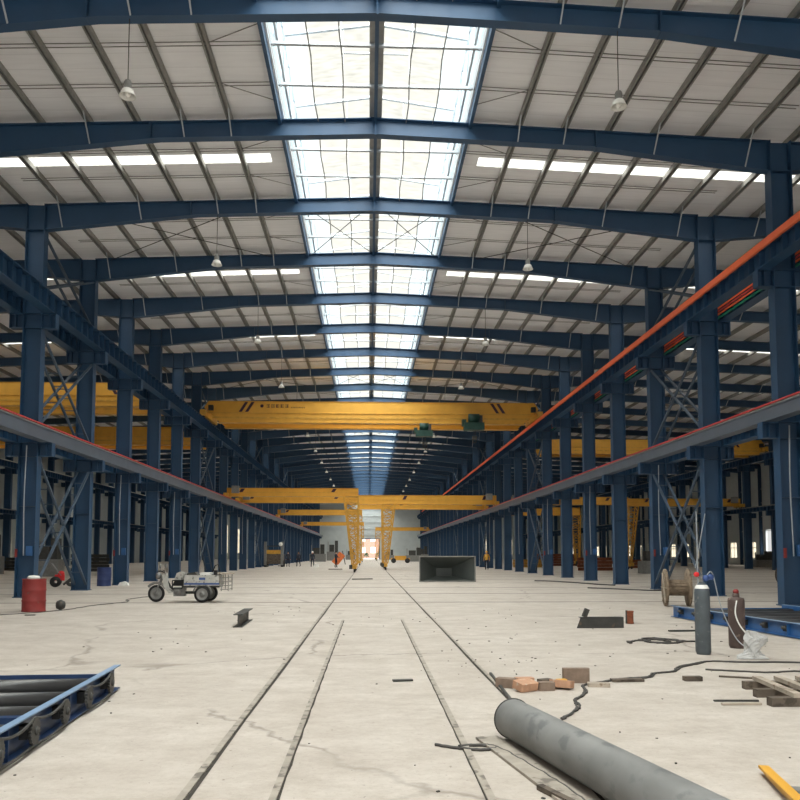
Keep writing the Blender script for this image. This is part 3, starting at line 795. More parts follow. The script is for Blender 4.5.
def wander(pts, z=.02, amp=.03, n=8, r=.018, seed=1, drop=True):
    rnd = random.Random(seed); P = [Vector((p[0], p[1], p[2] if len(p) > 2 else z)) for p in pts]; out = []
    for i in range(len(P)-1):
        p_ = P[max(i-1, 0)]; a_ = P[i]; b_ = P[i+1]; q_ = P[min(i+2, len(P)-1)]
        for k in range(n):
            t = k/n
            v = .5*((2*a_)+(-p_+b_)*t+(2*p_-5*a_+4*b_-q_)*t*t+(-p_+3*a_-3*b_+q_)*t**3)
            out.append(v+Vector((rnd.uniform(-amp, amp), rnd.uniform(-amp, amp), 0)))
    out.append(P[-1]); return [(v.x, v.y, max(v.z, r)) for v in out]
def cable(pts, label, r=.016, amp=.02, strands=2, seed=1, mt='cable', name='power_cable'):
    m = MB()
    for s in range(strands):
        off = [(p[0]+.035*s*math.sin(i*1.1), p[1]+.05*s*math.cos(i*.8))+tuple(p[2:]) for i, p in enumerate(pts)]
        m.tube(wander(off, r, amp, 8, r, seed+s), r, 6)
    return tag(m.build(name, M[mt]), label, 'cable')
cable([(1.86, 7.72), (2.06, 8.1), (2.17, 8.4), (2.24, 8.75), (2.4, 9.0), (2.52, 9.3), (2.6, 9.7), (2.95, 9.95), (3.23, 10.12), (3.61, 10.27), (3.8, 10.6), (4.1, 10.77), (4.35, 11.2), (4.7, 11.5), (5.02, 11.72), (5.5, 11.6), (6.3, 11.5), (7.4, 10.9)],
      'long dark twin cable winding from the big pipe past the bricks to the right', .012, .012, 2, 3)
cable([(.55, 6.75), (.75, 6.62), (.95, 6.56), (1.05, 6.64), (.9, 6.72), (.75, 6.68), (.98, 6.72), (1.1, 6.5), (1.2, 6.1), (1.32, 5.6), (1.4, 5.1)], 'thin cable looping out on the left of the big pipe', .013, .008, 1, 5)
cable([(4.6, 10.9), (5.0, 10.72), (5.35, 10.6), (5.8, 10.68), (6.5, 10.2)], 'dark cable on the floor between the gas bottles and the timber stack', .013, .01, 1, 9)
cable([(4.6, 14.1), (4.72, 14.4), (4.95, 14.5), (5.2, 14.7), (5.4, 14.4), (5.2, 14.1), (5.0, 14.35), (5.3, 14.75), (5.6, 14.45), (5.45, 14.1), (5.1, 14.1), (4.95, 14.6), (5.35, 14.9), (5.75, 14.35), (6.0, 14.3)], 'tangled coil of dark cable on the floor left of the gas bottles', .016, .05, 1, 11)
cable([(9.9, 36), (10.6, 35.2), (11.3, 34.2), (11.9, 33.5), (12.5, 33.6), (12.9, 34.6)], 'dark cable curving over the floor to the foot of a right column', .03, .03, 1, 13)
cable([(9.4, 45.2), (10.2, 44.5), (10.9, 42.5), (11.5, 40), (12.0, 38.8)], 'cable lying on the floor near the fourth right column', .035, .03, 1, 14)
cable([(-12.5, 16), (-10.6, 18.8), (-9.9, 20.4), (-8.6, 22.6), (-8.4, 24.8), (-7.9, 26.6), (-8.3, 28.2), (-7.9, 30.2)], 'thin cable running past the red drum towards the three wheeler', .012, .05, 1, 15)
tag(MB().cyl((1.38, 7.0, .42), (1.56, 9.6, .02), .018, 6).build('pole', M['galv']) if False else MB().bar((1.60, 10.6, .02), (1.50, 7.9, .02), .03, .03).build('steel_rod', M['iron']), 'thin steel rod on the floor leading up to the big pipe end', 'rod')

# ------------------------------------------------------------------ bricks
def brick(x, y, rz, sx, sy, sz, mt, label, tilt=0, z=None, name='brick'):
    x -= .03; y -= .22; sx *= .86; sy *= .9; sz *= .9; z = z*.9 if z else z
    m = MB(); b = .012
    m.prism([(-sx/2+b, -sy/2), (sx/2-b, -sy/2), (sx/2, -sy/2+b), (sx/2, sy/2-b), (sx/2-b, sy/2), (-sx/2+b, sy/2), (-sx/2, sy/2-b), (-sx/2, -sy/2+b)], 'z', -sz/2, sz/2)
    o = m.build(name, M[mt], None, (x, y, z if z is not None else sz/2)); o.rotation_euler = (tilt, 0, rz)
    return tag(o, label, 'brick', 'loose bricks near the pipe end')
brick(1.85, 9.58, .55, .3, .2, .1, 'brick', 'large orange firebrick tilted at the front left of the brick heap', .2, .075)
brick(1.67, 9.86, -.5, .26, .16, .12, 'brickgrey', 'grey brown block at the left end of the brick heap')
brick(2.10, 9.62, .15, .22, .13, .11, 'brickgrey', 'small brown block in the middle front of the brick heap')
brick(2.31, 9.72, -.55, .3, .19, .09, 'brick', 'orange firebrick at the front right of the brick heap', -.12, .065)
brick(1.91, 9.95, .1, .26, .14, .11, 'brick', 'pinkish brick behind the tilted one in the heap')
brick(2.17, 10.0, .4, .2, .12, .08, 'wooddk', 'dark chipped block behind the middle of the heap')
brick(2.59, 10.15, -.03, .38, .1, .2, 'brickgrey', 'brown block standing upright behind the brick heap')
brick(2.37, 9.98, .2, .14, .1, .08, 'yellow', 'small yellow block between the bricks')
brick(2.79, 9.86, -.2, .3, .16, .05, 'woodpale', 'flat pale slab at the right end of the brick heap')

# ------------------------------------------------------------------ timber stack on the right
def timber(p, q, w, h, mt, label):
    return tag(MB().bar(p, q, w, h).build('timber', M[mt]), label, 'timber', 'timber stack at the right edge')
timber((4.42, 9.4, .045), (5.1, 9.4, .045), .1, .09, 'wooddk', 'dark bearer timber at the back of the stack at the right edge')
timber((4.3, 8.88, .045), (5.3, 8.88, .045), .1, .09, 'wooddk', 'dark bearer timber in the middle of the stack at the right edge')
timber((4.2, 8.36, .045), (5.6, 8.36, .045), .12, .09, 'wooddk', 'dark bearer timber at the front of the stack at the right edge')
for i in range(4):
    x = 4.62+.26*i
    timber((x, 9.5, .115), (x-.14, 8.3, .115), .09, .045, 'woodpale', '%s pale slat from the left lying across the bearer timbers' % ONES[i+1])
timber((3.72, 8.42, .012), (4.14, 8.42, .012), .05, .02, 'woodpale', 'thin pale lath on the floor left of the timber stack')
timber((3.72, 8.62, .012), (4.2, 8.6, .012), .03, .018, 'iron', 'thin dark rod on the floor left of the timber stack')
timber((4.52, 10.3, .012), (4.95, 10.1, .012), .05, .02, 'wooddk', 'thin dark strip on the floor behind the timber stack')
tag(MB().bar((3.95, 10.02, .03), (4.17, 10.02, .03), .1, .055).build('wood_block', M['wooddk']), 'small flat dark block alone on the floor between bricks and timber stack', 'block')
tag(MB().bar((3.02, 9.98, .02), (3.42, 10.0, .02), .12, .03).build('wood_block', M['wooddk']), 'flat dark wooden offcut beside the winding cable', 'block')

# yellow trestle foot in the corner
t = thing('yellow_trestle', 'yellow steel beam end sticking in at the bottom right corner', 'steel beam', (2.93, 5.75, 0))
m = MB().bar((-.06, .08, .05), (-.33, -.98, .09), .07, .02).build('top_flange', M['yellow'], t)
MB().bar((-.08, .0, .03), (-.33, -.98, .05), .015, .05).build('web', M['yellowdk'], t)
MB().bar((-.1, -.35, .012), (.3, -.45, .012), .1, .02).build('foot', M['bodygrey'], t)

# ------------------------------------------------------------------ roller conveyors
def conveyor(label, loc, rz, L_, W, side, rollers, rmat, group='roller conveyors', blue_cross=None, sprocket=True, H=.28, paint='bluelight'):
    """origin at far outer corner of the visible side rail; runs along -y; width to 'side' in x"""
    t = thing('roller_conveyor', label, 'conveyor', loc, rz, group)
    for k, x in enumerate((0, side*W)):
        s = side if k == 0 else -side
        m = MB(); m.box(min(x, x+s*.012), max(x, x+s*.012), -L_, 0, .03, H); MB().box(min(x-s*.07, x), max(x-s*.07, x), -L_, 0, H, H+.012).build('rail_flange', M['sheenblue'], t); m.box(min(x-s*.07, x), max(x-s*.07, x), -L_, 0, .02, .032)
        m.build('side_rail', M[paint], t)
        if sprocket or True:
            yy = -.4
            while yy > -L_: MB().box(min(x-s*.065, x), max(x-s*.065, x), yy-.006, yy+.006, .032, H-.012).build('rail_gusset', M[paint], t); yy -= 1.5
    for yy in (-.3, -L_+.03): MB().box(min(side*.02, side*(W-.02)), max(side*.02, side*(W-.02)), yy-.02, yy+.02, H-.1, H-.05).build('cross_member', M[paint], t)
    MB().box(min(side*.03, side*(W-.03)), max(side*.03, side*(W-.03)), -L_+.1, -.1, .012, .02).build('shade_sheet', M['black'], t)  # added dark sheet, stands in for the shade beneath the rollers
    if blue_cross: 
        for yy in blue_cross: MB().box(min(side*.02, side*(W-.02)), max(side*.02, side*(W-.02)), yy-.05, yy+.05, .1, H-.08).build('cross_member', M[paint], t)
    for i, yy in enumerate(rollers):
        a, b = side*.05, side*(W-.05)
        r = MB().lathe([(0, min(a, b)), (.1, min(a, b)), (.1, max(a, b)), (0, max(a, b))], (0, yy, H-.16), 'x', 24).build('roller', M[rmat], t)
        MB().lathe([(0, -.1), (.03, -.1), (.03, .1), (0, .1)], (-side*.02, yy, H-.1), 'x', 10).build('axle', M['iron'], r)
        hb = MB().box(-.03-side*.03, .03-side*.03, yy-.06, yy+.06, H-.17, H-.06).build('bearing_block', M['black'], t)
        if sprocket:
            prof = []
            sp = MB()
            n = 22; pts = []
            for j in range(n*2):
                rr = .115 if j % 2 else .1; pts.append((yy+rr*math.cos(2*PI*j/(2*n)), H-.115+rr*math.sin(2*PI*j/(2*n))))
            sp.prism(pts, 'x', -side*.10-.012, -side*.10+.012); sp.lathe([(0, -.012), (.03, -.012), (.03, .012), (0, .012)], (-side*.12, yy, H-.115), 'x', 12)
            sp.build('sprocket', M['iron'], r)
    if sprocket:
        for i in range(len(rollers)-1):
            if i % 2 == 1 and i != 3 and i!=1: continue
            if i == 1: continue
            y0, y1 = rollers[i], rollers[i+1]; z = H-.115; x = -side*.10; m = MB()
            top = [(x, y0+(y1-y0)*f, z+.105-.05*math.sin(PI*f)) for f in [j/10 for j in range(11)]]
            bot = [(x, y0+(y1-y0)*f, max(.02, z-.105-.02*math.sin(PI*f))) for f in [j/10 for j in range(11)]]
            m.tube(top, .013, 5); m.tube(bot, .013, 5)
            m.build('drive_chain', M['iron'], t)
    return t
conveyor('blue roller conveyor with bare steel rollers and drive chains at the lower left', (-2.98, 9.62, 0), math.atan2(.3, 4.3)*.9, 5.5, 3.3, -1, [-.55, -1.4, -2.15, -2.95, -3.7, -4.45], 'roller', blue_cross=[-2.52], paint='darkblue')
conveyor('blue roller conveyor with dark rollers behind the gas bottles on the right', (7.62, 19.9, 0), math.atan2(.45, 6), 9.0, 2.9, 1, [-.5-.72*i for i in range(11)], 'rollerdk', sprocket=False, paint='bluelight')

# ------------------------------------------------------------------ gas bottles
def bottle(x, y, r, h, mt, label, cap):
    t = thing('gas_cylinder', label, 'gas bottle', (x, y, 0), 0, 'gas bottles on the floor')
    MB().lathe([(0, .02), (r*.85, 0), (r, .05)] + ([(r, h*.84), (r*.93, h*.9), (r*.6, h*.965), (r*.3, h), (0, h)] if cap == 'valve' else [(r, h*.93), (r*.93, h*.975), (r*.5, h*.99), (0, h)]), n=28).build('body', M[mt], t)
    if cap == 'valve':
        MB().lathe([(r*.66, h*.96), (r*.7, h*.957), (r*.86, h*.93), (r*.96, h*.908)], n=28).build('shoulder_band', M['white'], t)
        v = MB().cyl((0, 0, h), (0, 0, h+.12), .022, 10).cyl((-.06, 0, h+.07), (.06, 0, h+.07), .015, 8).build('valve', M['chrome'], t)
        MB().lathe([(0, -.02), (.04, -.02), (.04, .02), (0, .02)], (-.09, -.02, h+.12), 'y', 14).build('red_gauge', M['redbright'], v)
        MB().lathe([(0, -.02), (.05, -.02), (.05, .02), (0, .02)], (.06, -.02, h+.06), 'y', 14).build('blue_gauge', M['stripeblue'], v)
        MB().lathe([(0, -.02), (.045, -.02), (.045, .02), (0, .02)], (.14, -.02, h+.08), 'y', 14).build('blue_gauge', M['stripeblue'], v)
    else:
        v = MB().lathe([(.055, h-.02), (.055, h+.05), (.045, h+.06), (0, h+.06)], n=14).build('neck', M['browncyl'], t)
        MB().lathe([(0, h+.06), (.045, h+.06), (.05, h+.1), (.03, h+.125), (0, h+.13)], n=12).build('valve_cap', M['red'], t)
    return t
bottle(5.3, 12.62, .118, 1.14, 'greycyl', 'tall grey gas bottle with pressure gauges standing on the floor', 'valve')
bottle(6.22, 13.42, .135, .86, 'browncyl', 'shorter dark brown gas bottle with a red cap', 'cap')
hose = [(5.36, 12.6, 1.22), (5.5, 12.75, 1.3), (5.62, 12.9, 1.2), (5.75, 13.0, .8), (5.9, 13.05, .45), (6.02, 12.9, .15), (6.1, 12.5, .03), (5.9, 12.2, .02), (5.75, 12.0, .02)]
tag(MB().tube(wander(hose, .02, 0, 6, .008), .009, 6).build('gas_hose', M['lightgalv']), 'thin pale hose arching from the grey gas bottle to the floor', 'hose')
hose = [(6.16, 13.27, .8), (6.1, 13.2, .6), (6.15, 13.15, .4), (6.25, 13.0, .2), (6.2, 12.6, .05), (6.05, 12.2, .02)]
tag(MB().tube(wander(hose, .02, 0, 6, .008), .012, 6).build('gas_hose', M['white']), 'short white hose hanging down the brown gas bottle', 'hose')
# vertical stand rods behind grey bottle
t = thing('rod_stand', 'pair of thin pale rods standing against the column behind the grey gas bottle', 'rod', (8.7, 20.95, 0))
MB().cyl((0, 0, 0), (0, 0, 2.7), .018, 6).build('rod', M['lightgalv'], t)
MB().cyl((-.02, .1, 1.2), (.28, .1, 2.65), .014, 6).build('rod', M['lightgalv'], t)
MB().box(-.15, .15, -.1, .15, 0, .03).build('foot', M['iron'], t)

# ------------------------------------------------------------------ sack
m = MB(); rnd = random.Random(2); n = 26
rows_ = [(.0, -.24, .17), (.03, -.22, .18), (.07, -.14, .13), (.12, -.1, .1), (.17, -.1, .13), (.22, -.11, .2), (.27, -.12, .26), (.31, -.11, .25), (.35, -.1, .15), (.39, -.08, .07), (.42, -.07, -.02)]
vs = []
for i, (z, xa, xb) in enumerate(rows_):
    for j in range(n):
        a = 2*PI*j/n; cxx = (xa+xb)/2; hx = (xb-xa)/2; k = 1+.1*math.sin(4*a+i*.9)+.08*math.sin(9*a+i*2.1)+rnd.uniform(-.05, .05)
        vs.append((cxx+hx*math.cos(a)*k, (.12-.1*z)*math.sin(a)*k*(.6 if z > .33 else 1), z+.02*math.sin(5*a+i) if 0 < i < 10 else z))
m._add(vs, [(i*n+j, i*n+(j+1) % n, (i+1)*n+(j+1) % n, (i+1)*n+j) for i in range(len(rows_)-1) for j in range(n)]+[tuple(range(10*n, 11*n)), tuple(range(n))[::-1]])
t = thing('woven_sack', 'crumpled white woven sack slumped in front of the brown gas bottle', 'sack', (5.83, 12.1, 0))
m.build('sack_body', M['sack'], t)
MB()._add([(-.24, -.12, .012), (.2, -.16, .012), (.26, .05, .012), (-.1, .14, .012), (-.22, .05, .05), (0, -.05, .09)], [(0, 1, 5), (1, 2, 5), (2, 3, 5), (3, 4, 5), (4, 0, 5)]).build('sack_skirt', M['sack'], t)

# ------------------------------------------------------------------ cable reels
def reel(x, y, rz, r, w, label, mt='wood', lean=0):
    t = thing('cable_reel', label, 'cable reel', (x, y, 0), rz, 'cable reels')
    for s in (-1, 1):
        m = MB().lathe([(.05, -.03), (r, -.03), (r, .03), (.05, .03), (.05, -.03)], (s*w/2, 0, r), 'x', 32).build('flange', M[mt], t)
        q = MB()
        for k in range(3):
            a = k*PI/3; q.bar((s*(w/2+.035), -r*.9*math.cos(a), r-r*.9*math.sin(a)), (s*(w/2+.035), r*.9*math.cos(a), r+r*.9*math.sin(a)), .012, .06, (1, 0, 0))
        q.build('batten', M['woodpale'], m)
    c = MB(); n = 16
    for j in range(n):
        a = 2*PI*j/n; rr = r*.4
        c.bar((-w/2, rr*math.cos(a), r+rr*math.sin(a)), (w/2, rr*math.cos(a), r+rr*math.sin(a)), rr*.36, .03, (0, math.cos(a), math.sin(a)))
    c.build('core', M[mt], t)
    return t
reel(9.27, 23.9, -.2, .56, .66, 'weathered wooden cable reel on the floor between the right columns')
reel(18.45, 34.4, 1.25, .64, .4, 'dark cable reel seen on edge behind the nearest right column', 'wooddk')

# ------------------------------------------------------------------ drums
def drum(x, y, mt, label, r=.3, h=.9, lid=False):
    t = thing('steel_drum', label, 'drum', (x, y, 0), 0, 'steel drums')
    prof = [(0, .015), (r-.01, .015), (r, 0), (r, .02), (r-.006, .03)]
    for zz in (h*.33, h*.66): prof += [(r-.006, zz-.03), (r+.008, zz), (r-.006, zz+.03)]
    prof += [(r-.006, h-.03), (r+.004, h-.012), (r, h), (r-.015, h), (r-.018, h-.02), (0, h-.02)]
    MB().lathe(prof, n=32).build('shell', M[mt], t)
    MB().lathe([(0, 0), (.035, 0), (.035, .015), (0, .015)], (r*.6, 0, h-.02), n=12).build('bung', M['iron'], t)
    return t
drum(-9.2, 22.5, 'red', 'red steel drum on the floor before the left columns', .31, .89)
drum(-12.9, 39.7, 'drumblue', 'dark blue drum standing by the third left column', .33, .9)
o = MB().lathe([(0, 0), (.16, 0), (.17, .04), (.13, .09), (0, .1)], (-9.18, 22.4, .89), n=16).build('plastic_lid', M['white'], None); tag(o, 'white plastic lid lying on top of the red drum', 'lid')  # white plastic lid on the red drum
o = MB().lathe([(0, -.12), (.11, -.1), (.15, 0), (.1, .1), (0, .12)], (-8.62, 22.9, .15), 'x', 14).build('round_bundle', M['iron']); tag(o, 'small dark round bundle on the floor just right of the red drum', 'bundle')
o = MB().prism([(-.25, 0), (.25, 0), (.2, .12), (.05, .2), (-.15, .16)], 'y', -.15, .15).build('plastic_bag', M['white'], None, (-12.1, 40.2, 0)); tag(o, 'small white plastic bag beside the dark blue drum', 'bag')

# ------------------------------------------------------------------ power tiller (small red machine)
t = thing('tiller', 'small red engine machine with upright handles between the left columns', 'machine', (-14.6, 38.6, 0), .3)
MB().box(-.22, .2, -.18, .18, .3, .58).lathe([(0, -.12), (.14, -.12), (.14, .12), (0, .12)], (.05, 0, .62), 'y', 16).build('engine', M['redbright'], t)
for s in (-1, 1):
    MB().lathe([(.08, -.06), (.24, -.05), (.25, .0), (.24, .05), (.08, .06), (.08, -.06)], (-.18, s*.28, .25), 'y', 20).build('wheel', M['black'], t)
    MB().tube([(.1, s*.15, .5), (-.15, s*.25, .8), (-.38, s*.28, 1.12)], .02, 6).build('handle', M['bodygrey'], t)
MB().bar((.15, 0, .1), (.55, 0, .45), .12, .1).build('frame', M['iron'], t)
MB().lathe([(.03, -.04), (.18, -.04), (.18, .04), (.03, .04)], (.45, 0, .2), 'y', 16).build('rear_wheel', M['iron'], t)

# ------------------------------------------------------------------ three wheeler
t = thing('cargo_tricycle', 'white and grey three wheeled cargo motorcycle parked on the left side of the floor', 'tricycle', (-5.97, 26.7, 0), .03); t.scale = (.92, .92, .96)
def wheel(parent, x, y, r, w, nm='wheel'):
    o = MB().lathe([(r*.72, -w/2), (r*.93, -w/2), (r, -w*.25), (r, w*.25), (r*.93, w/2), (r*.72, w/2), (r*.72, -w/2)], (x, y, r), 'y', 28).build(nm, M['black'], parent)
    h = MB().lathe([(0, -w*.3), (.05, -w*.5), (.06, -w*.3), (r*.6, -w*.25), (r*.72, -w*.45), (r*.72, w*.45), (r*.6, w*.25), (0, w*.3)], (x, y, r), 'y', 24).build('rim', M['chrome'], o)
    return o
wheel(t, -1.08, 0, .29, .11, 'front_wheel'); wheel(t, .62, -.5, .28, .14, 'rear_wheel'); wheel(t, .72, .5, .28, .14, 'rear_wheel')
for s in (-1, 1): MB().tube([(-1.08, s*.09, .29), (-.98, s*.09, .6), (-.82, s*.09, .95)], .028, 8).build('fork', M['chrome'], t)
MB().tube([(-1.08+.36*math.cos(a), 0, .29+.36*math.sin(a)) for a in [.5+i*.22 for i in range(10)]], .05, 6).build('front_mudguard', M['bodygrey'], t)
MB().tube([(-.98, -.36, 1.02), (-.88, -.3, 1.06), (-.82, -.08, 1.0), (-.82, .08, 1.0), (-.88, .3, 1.06), (-.98, .36, 1.02)][::1], .018, 6).build('handlebar', M['black'], t)
MB().lathe([(0, -.1), (.1, -.09), (.11, .03), (.05, .08), (0, .09)], (-1.0, 0, .88), 'x', 16).build('headlamp', M['chrome'], t)
MB().prism([(-.86, .95), (-.74, .98), (-.62, .5), (-.5, .4), (-.45, .32), (-.62, .3), (-.8, .52)][::-1], 'y', -.14, .14).build('leg_shield', M['bodywhite'], t)
for s in (-1, 1):
    mr = MB().cyl((-.9, s*.28, 1.05), (-.86, s*.4, 1.2), .009, 5).lathe([(0, -.015), (.07, -.015), (.07, .015), (0, .015)], (-.86, s*.42, 1.22), 'x', 12).build('mirror', M['chrome'], t)
MB().tube([(-.8, 0, .85), (-.55, 0, .45), (-.3, 0, .32), (.2, 0, .32), (.6, 0, .3)], .045, 8).build('frame', M['iron'], t)
MB().box(-.45, -.05, -.16, .16, .2, .5).lathe([(0, -.2), (.11, -.2), (.11, .2), (0, .2)], (-.3, 0, .33), 'y', 14).build('engine', M['bodygrey'], t)
MB().prism([(-.5, .55), (-.12, .55), (-.08, .68), (-.16, .76), (-.42, .72)][::-1], 'y', -.15, .15).build('seat', M['black'], t)
MB().prism([(-.42, .74), (-.14, .76), (-.1, 1.0), (-.2, 1.04), (-.34, .98)][::-1], 'y', -.22, .22).build('tank_cover', M['bodywhite'], t)
fr = MB(); 
for (a, b) in (((-.46, .46), (-.12, .46)), ((-.46, .74), (-.12, .74)), ((-.46, .46), (-.46, .74)), ((-.12, .46), (-.12, .74))): fr.bar((a[0], -.3, a[1]), (b[0], -.3, b[1]), .035, .035)
fr.build('side_guard', M['black'], t)
cb = MB().box(-.02, 1.22, -.52, -.49, .6, .92).box(-.02, 1.22, .49, .52, .6, .92).box(-.02, .01, -.52, .52, .6, .98).box(1.19, 1.22, -.52, .52, .6, .92).box(-.02, 1.22, -.52, .52, .57, .61).build('cargo_box', M['bodywhite'], t)
MB().box(-.01, 1.21, -.528, -.52, .6, .66).build('side_stripe', M['stripeblue'], cb)
MB().box(.5, .72, -.526, -.52, .76, .84).build('side_mark', M['stripeblue'], cb)
for i in range(5): pass
rk = MB()
for z in (.42, .55, .68, .82): rk.box(1.24, 1.52, -.48, -.46, z, z+.03).box(1.5, 1.52, -.48, .48, z, z+.03)
for x in (1.26, 1.5): rk.box(x, x+.03, -.49, -.46, .38, .95).box(x, x+.03, .46, .49, .38, .95)
rk.build('rear_rack', M['galv'], t)
MB().box(1.18, 1.62, -.45, .45, .95, .985).build('rack_board', M['woodpale'], t)
MB().tube([(.62+.33*math.cos(a), -.5, .28+.33*math.sin(a)) for a in [.1+i*.3 for i in range(10)]], .03, 6).build('rear_mudguard', M['bodygrey'], t)
MB().box(-.1, 1.2, -.4, -.36, .5, .56).box(-.1, 1.2, .36, .4, .5, .56).build('chassis_rail', M['iron'], t)
def load(x, nm, mt, f, label):
    o = f.build(nm, M[mt], None); o.location = (-5.97+x*.92, 26.7, -.02); return tag(o, label, 'tool')
load(.2, 'tool_bag', 'iron', MB().prism([(-.2, .615), (.2, .615), (.24, .85), (.1, 1.0), (-.15, .96), (-.22, .8)], 'y', -.2, .2), 'dark bundle lying in the front of the tricycle cargo box')
load(.72, 'plastic_crate', 'white', MB().box(-.2, .14, -.25, .2, .615, .98), 'white crate in the middle of the tricycle cargo box')
load(1.0, 'pump', 'black', MB().lathe([(0, -.18), (.14, -.18), (.14, .18), (0, .18)], (0, 0, .78), 'x', 16).box(-.05, .05, -.05, .05, .9, 1.05).tube([(-.1, 0, 1.0), (-.02, 0, 1.2), (.08, 0, 1.25), (.14, 0, 1.0)], .02, 6), 'dark pump with a bent handle at the back of the tricycle cargo box')

# ------------------------------------------------------------------ steel scraps on the floor
o = MB().ibeam((0, 0, .14), (0, 1.9, .14), .28, .2, .012, .018).build('beam_offcut', M['iron'], None, (-2.82, 17.5, 0)); o.rotation_euler = (0, 0, .03)
tag(o, 'short dark steel I beam lying left of the rails', 'steel beam')
t = thing('steel_channel', 'low dark steel channel lying crosswise right of the rails', 'steel section', (4.95, 17.05, 0), .02)
MB().box(-.44, .5, 0, .012, 0, .23).box(-.44, .5, 0, .16, .22, .232).box(-.44, .5, 0, .16, 0, .012).build('web', M['iron'], t)
MB().prism([(-.52, 0), (-.44, 0), (-.44, .21)], 'y', .0, .012).build('end_gusset', M['iron'], t)
o = MB().bar((0, 0, 0), (.07, .0, .17), .12, .09).build('steel_offcut', M['iron'], None, (4.62, 17.15, .232)); tag(o, 'small dark offcut leaning up on the left end of the dark channel', 'steel offcut')
t = thing('rusty_bobbin', 'small rusty orange can standing right of the dark channel', 'can', (5.93, 18.1, 0))
MB().lathe([(0, 0), (.08, 0), (.085, .02), (.075, .04), (.075, .25), (.085, .27), (.08, .29), (0, .29)], n=18).build('body', M['rust'], t)
MB().box(-.1, -.06, -.02, .02, 0, .3).build('side_strap', M['iron'], t)

# open steel hopper lying on its side
t = thing('steel_hopper', 'big open grey steel hopper lying on its side in front of the right columns', 'hopper', (4.35, 44.4, 0), .03)
W, Hh, D = 3.1, 1.42, 1.5
vs = [(-W/2, 0, 0), (W/2, 0, 0), (W/2, 0, Hh), (-W/2, 0, Hh), (-.45, D, .3), (.45, D, .3), (.45, D, .75), (-.45, D, .75)]
o_ = [(x*1.015, y+.03, z*1.01) for x, y, z in vs]
m = MB()._add(vs+o_, [(0, 4, 5, 1), (1, 5, 6, 2), (2, 6, 7, 3), (3, 7, 4, 0), (8, 9, 13, 12), (9, 10, 14, 13), (10, 11, 15, 14), (11, 8, 12, 15), (4, 7, 6, 5), (12, 13, 14, 15)])
m.build('hopper_plates', M['hopper'], t)
r = MB().box(-W/2-.03, W/2+.03, -.05, .04, Hh-.04, Hh+.02).box(-W/2-.03, W/2+.03, -.05, .04, 0, .06).box(-W/2-.03, -W/2+.03, -.05, .04, .06, Hh-.04).box(W/2-.03, W/2+.03, -.05, .04, .06, Hh-.04)
r.build('rim', M['galv'], t)
for s in (-1, 1): MB().prism([(s*W/2*.98, 0), (s*W/2*.98, 0)] if False else [(.05, 0), (1.45, 0), (1.45, .32)], 'x', s*.42-.02, s*.42+.02).build('support_rib', M['hopper'], t)

# loose bits
rnd = random.Random(11); m = MB()
for i in range(170):
    if i < 30: x, y = rnd.gauss(1.9, .4), rnd.gauss(11.4, .8)
    else: x, y = rnd.uniform(-5, 7), rnd.uniform(5, 24)
    s = rnd.uniform(.005, .014)*(1 if y < 12 else 1.3); a = rnd.random()*3
    m.bar((x, y, s*.3), (x+s*2*math.cos(a), y+s*2*math.sin(a), s*.3), s*1.3, s*.6)
o = m.build('floor_grit', M['gap']); tag(o, 'scattered small crumbs and chips on the concrete floor', 'debris', kind='stuff')
for (x, y, l) in ((-8.8, 21.0, 'small dark flat scrap on the floor below the red drum'), (.3, 10.1, 'small thin dark scrap between the inner rails')): 
    tag(MB().bar((x, y, .015), (x+.25, y+.03, .015), .08, .02).build('metal_scrap', M['iron']), l, 'scrap')
tag(MB().bar((6.1, 16.2, .02), (6.75, 16.25, .02), .08, .03).build('metal_scrap', M['iron']), 'flat dark bar on the floor left of the blue conveyor end', 'scrap')
tag(MB().bar((-1.0, 48.5, .03), (.2, 49, .03), .12, .05).build('metal_scrap', M['iron']), 'dark bar lying across the floor between the long rails', 'scrap')
# yellow dust bits by column foot
tag(MB().bar((9.6, 20.9, .02), (12.6, 21.8, .02), .25, .03).build('wood_plank', M['woodpale']), 'long pale plank on the floor behind the right conveyor', 'plank')

# ------------------------------------------------------------------ far things: loader, dolly, machines, people
t = thing('forklift', 'tall old yellow grey forklift parked by the left columns far down the hall', 'forklift', (-10.9, 92.6, 0), 0)
MB().box(-1.0, 1.0, -.3, 1.6, .35, 1.5).build('body', M['wooddk'], t)
MB().box(-1.05, 1.05, -.35, -.3, 1.5, 1.95).build('front_panel', M['yellowdk'], t)
for s in (-1, 1):
    MB().box(s*.95-.14, s*.95+.14, -.5, -.2, .2, 2.9).build('mast', M['bodygrey'], t)
    for yy in (0, 1.3): MB().lathe([(.1, -.16), (.4, -.16), (.42, 0), (.4, .16), (.1, .16), (.1, -.16)], (s*.95, yy, .42), 'x', 20).build('wheel', M['black'], t)
    MB().box(s*.7-.07, s*.7+.07, -1.4, -.3, .12, .18).build('fork', M['iron'], t)
MB().box(-.9, .9, .1, 1.4, 2.35, 2.45).box(-.85, -.78, .1, .17, 1.5, 2.35).box(.78, .85, .1, .17, 1.5, 2.35).box(-.85, -.78, 1.3, 1.37, 1.5, 2.35).box(.78, .85, 1.3, 1.37, 1.5, 2.35).build('cab_guard', M['iron'], t)
MB().lathe([(0, -.1), (.22, -.1), (.22, .1), (0, .1)], (.8, -.5, 2.6), 'y', 16).build('lamp', M['cream'], t)
t = thing('transfer_dolly', 'small yellow dolly on wheels far down beside the right rail', 'dolly', (5.0, 128, 0))
MB().box(-1.5, 1.5, -.8, .8, .45, .8).box(-.9, .9, -.6, .6, .8, 1.15).build('deck', M['yellow'], t)
for s in (-1, 1): MB().lathe([(0, -.15), (.4, -.15), (.4, .15), (0, .15)], (s*1.1, -.7, .4), 'y', 16).build('wheel', M['black'], t)
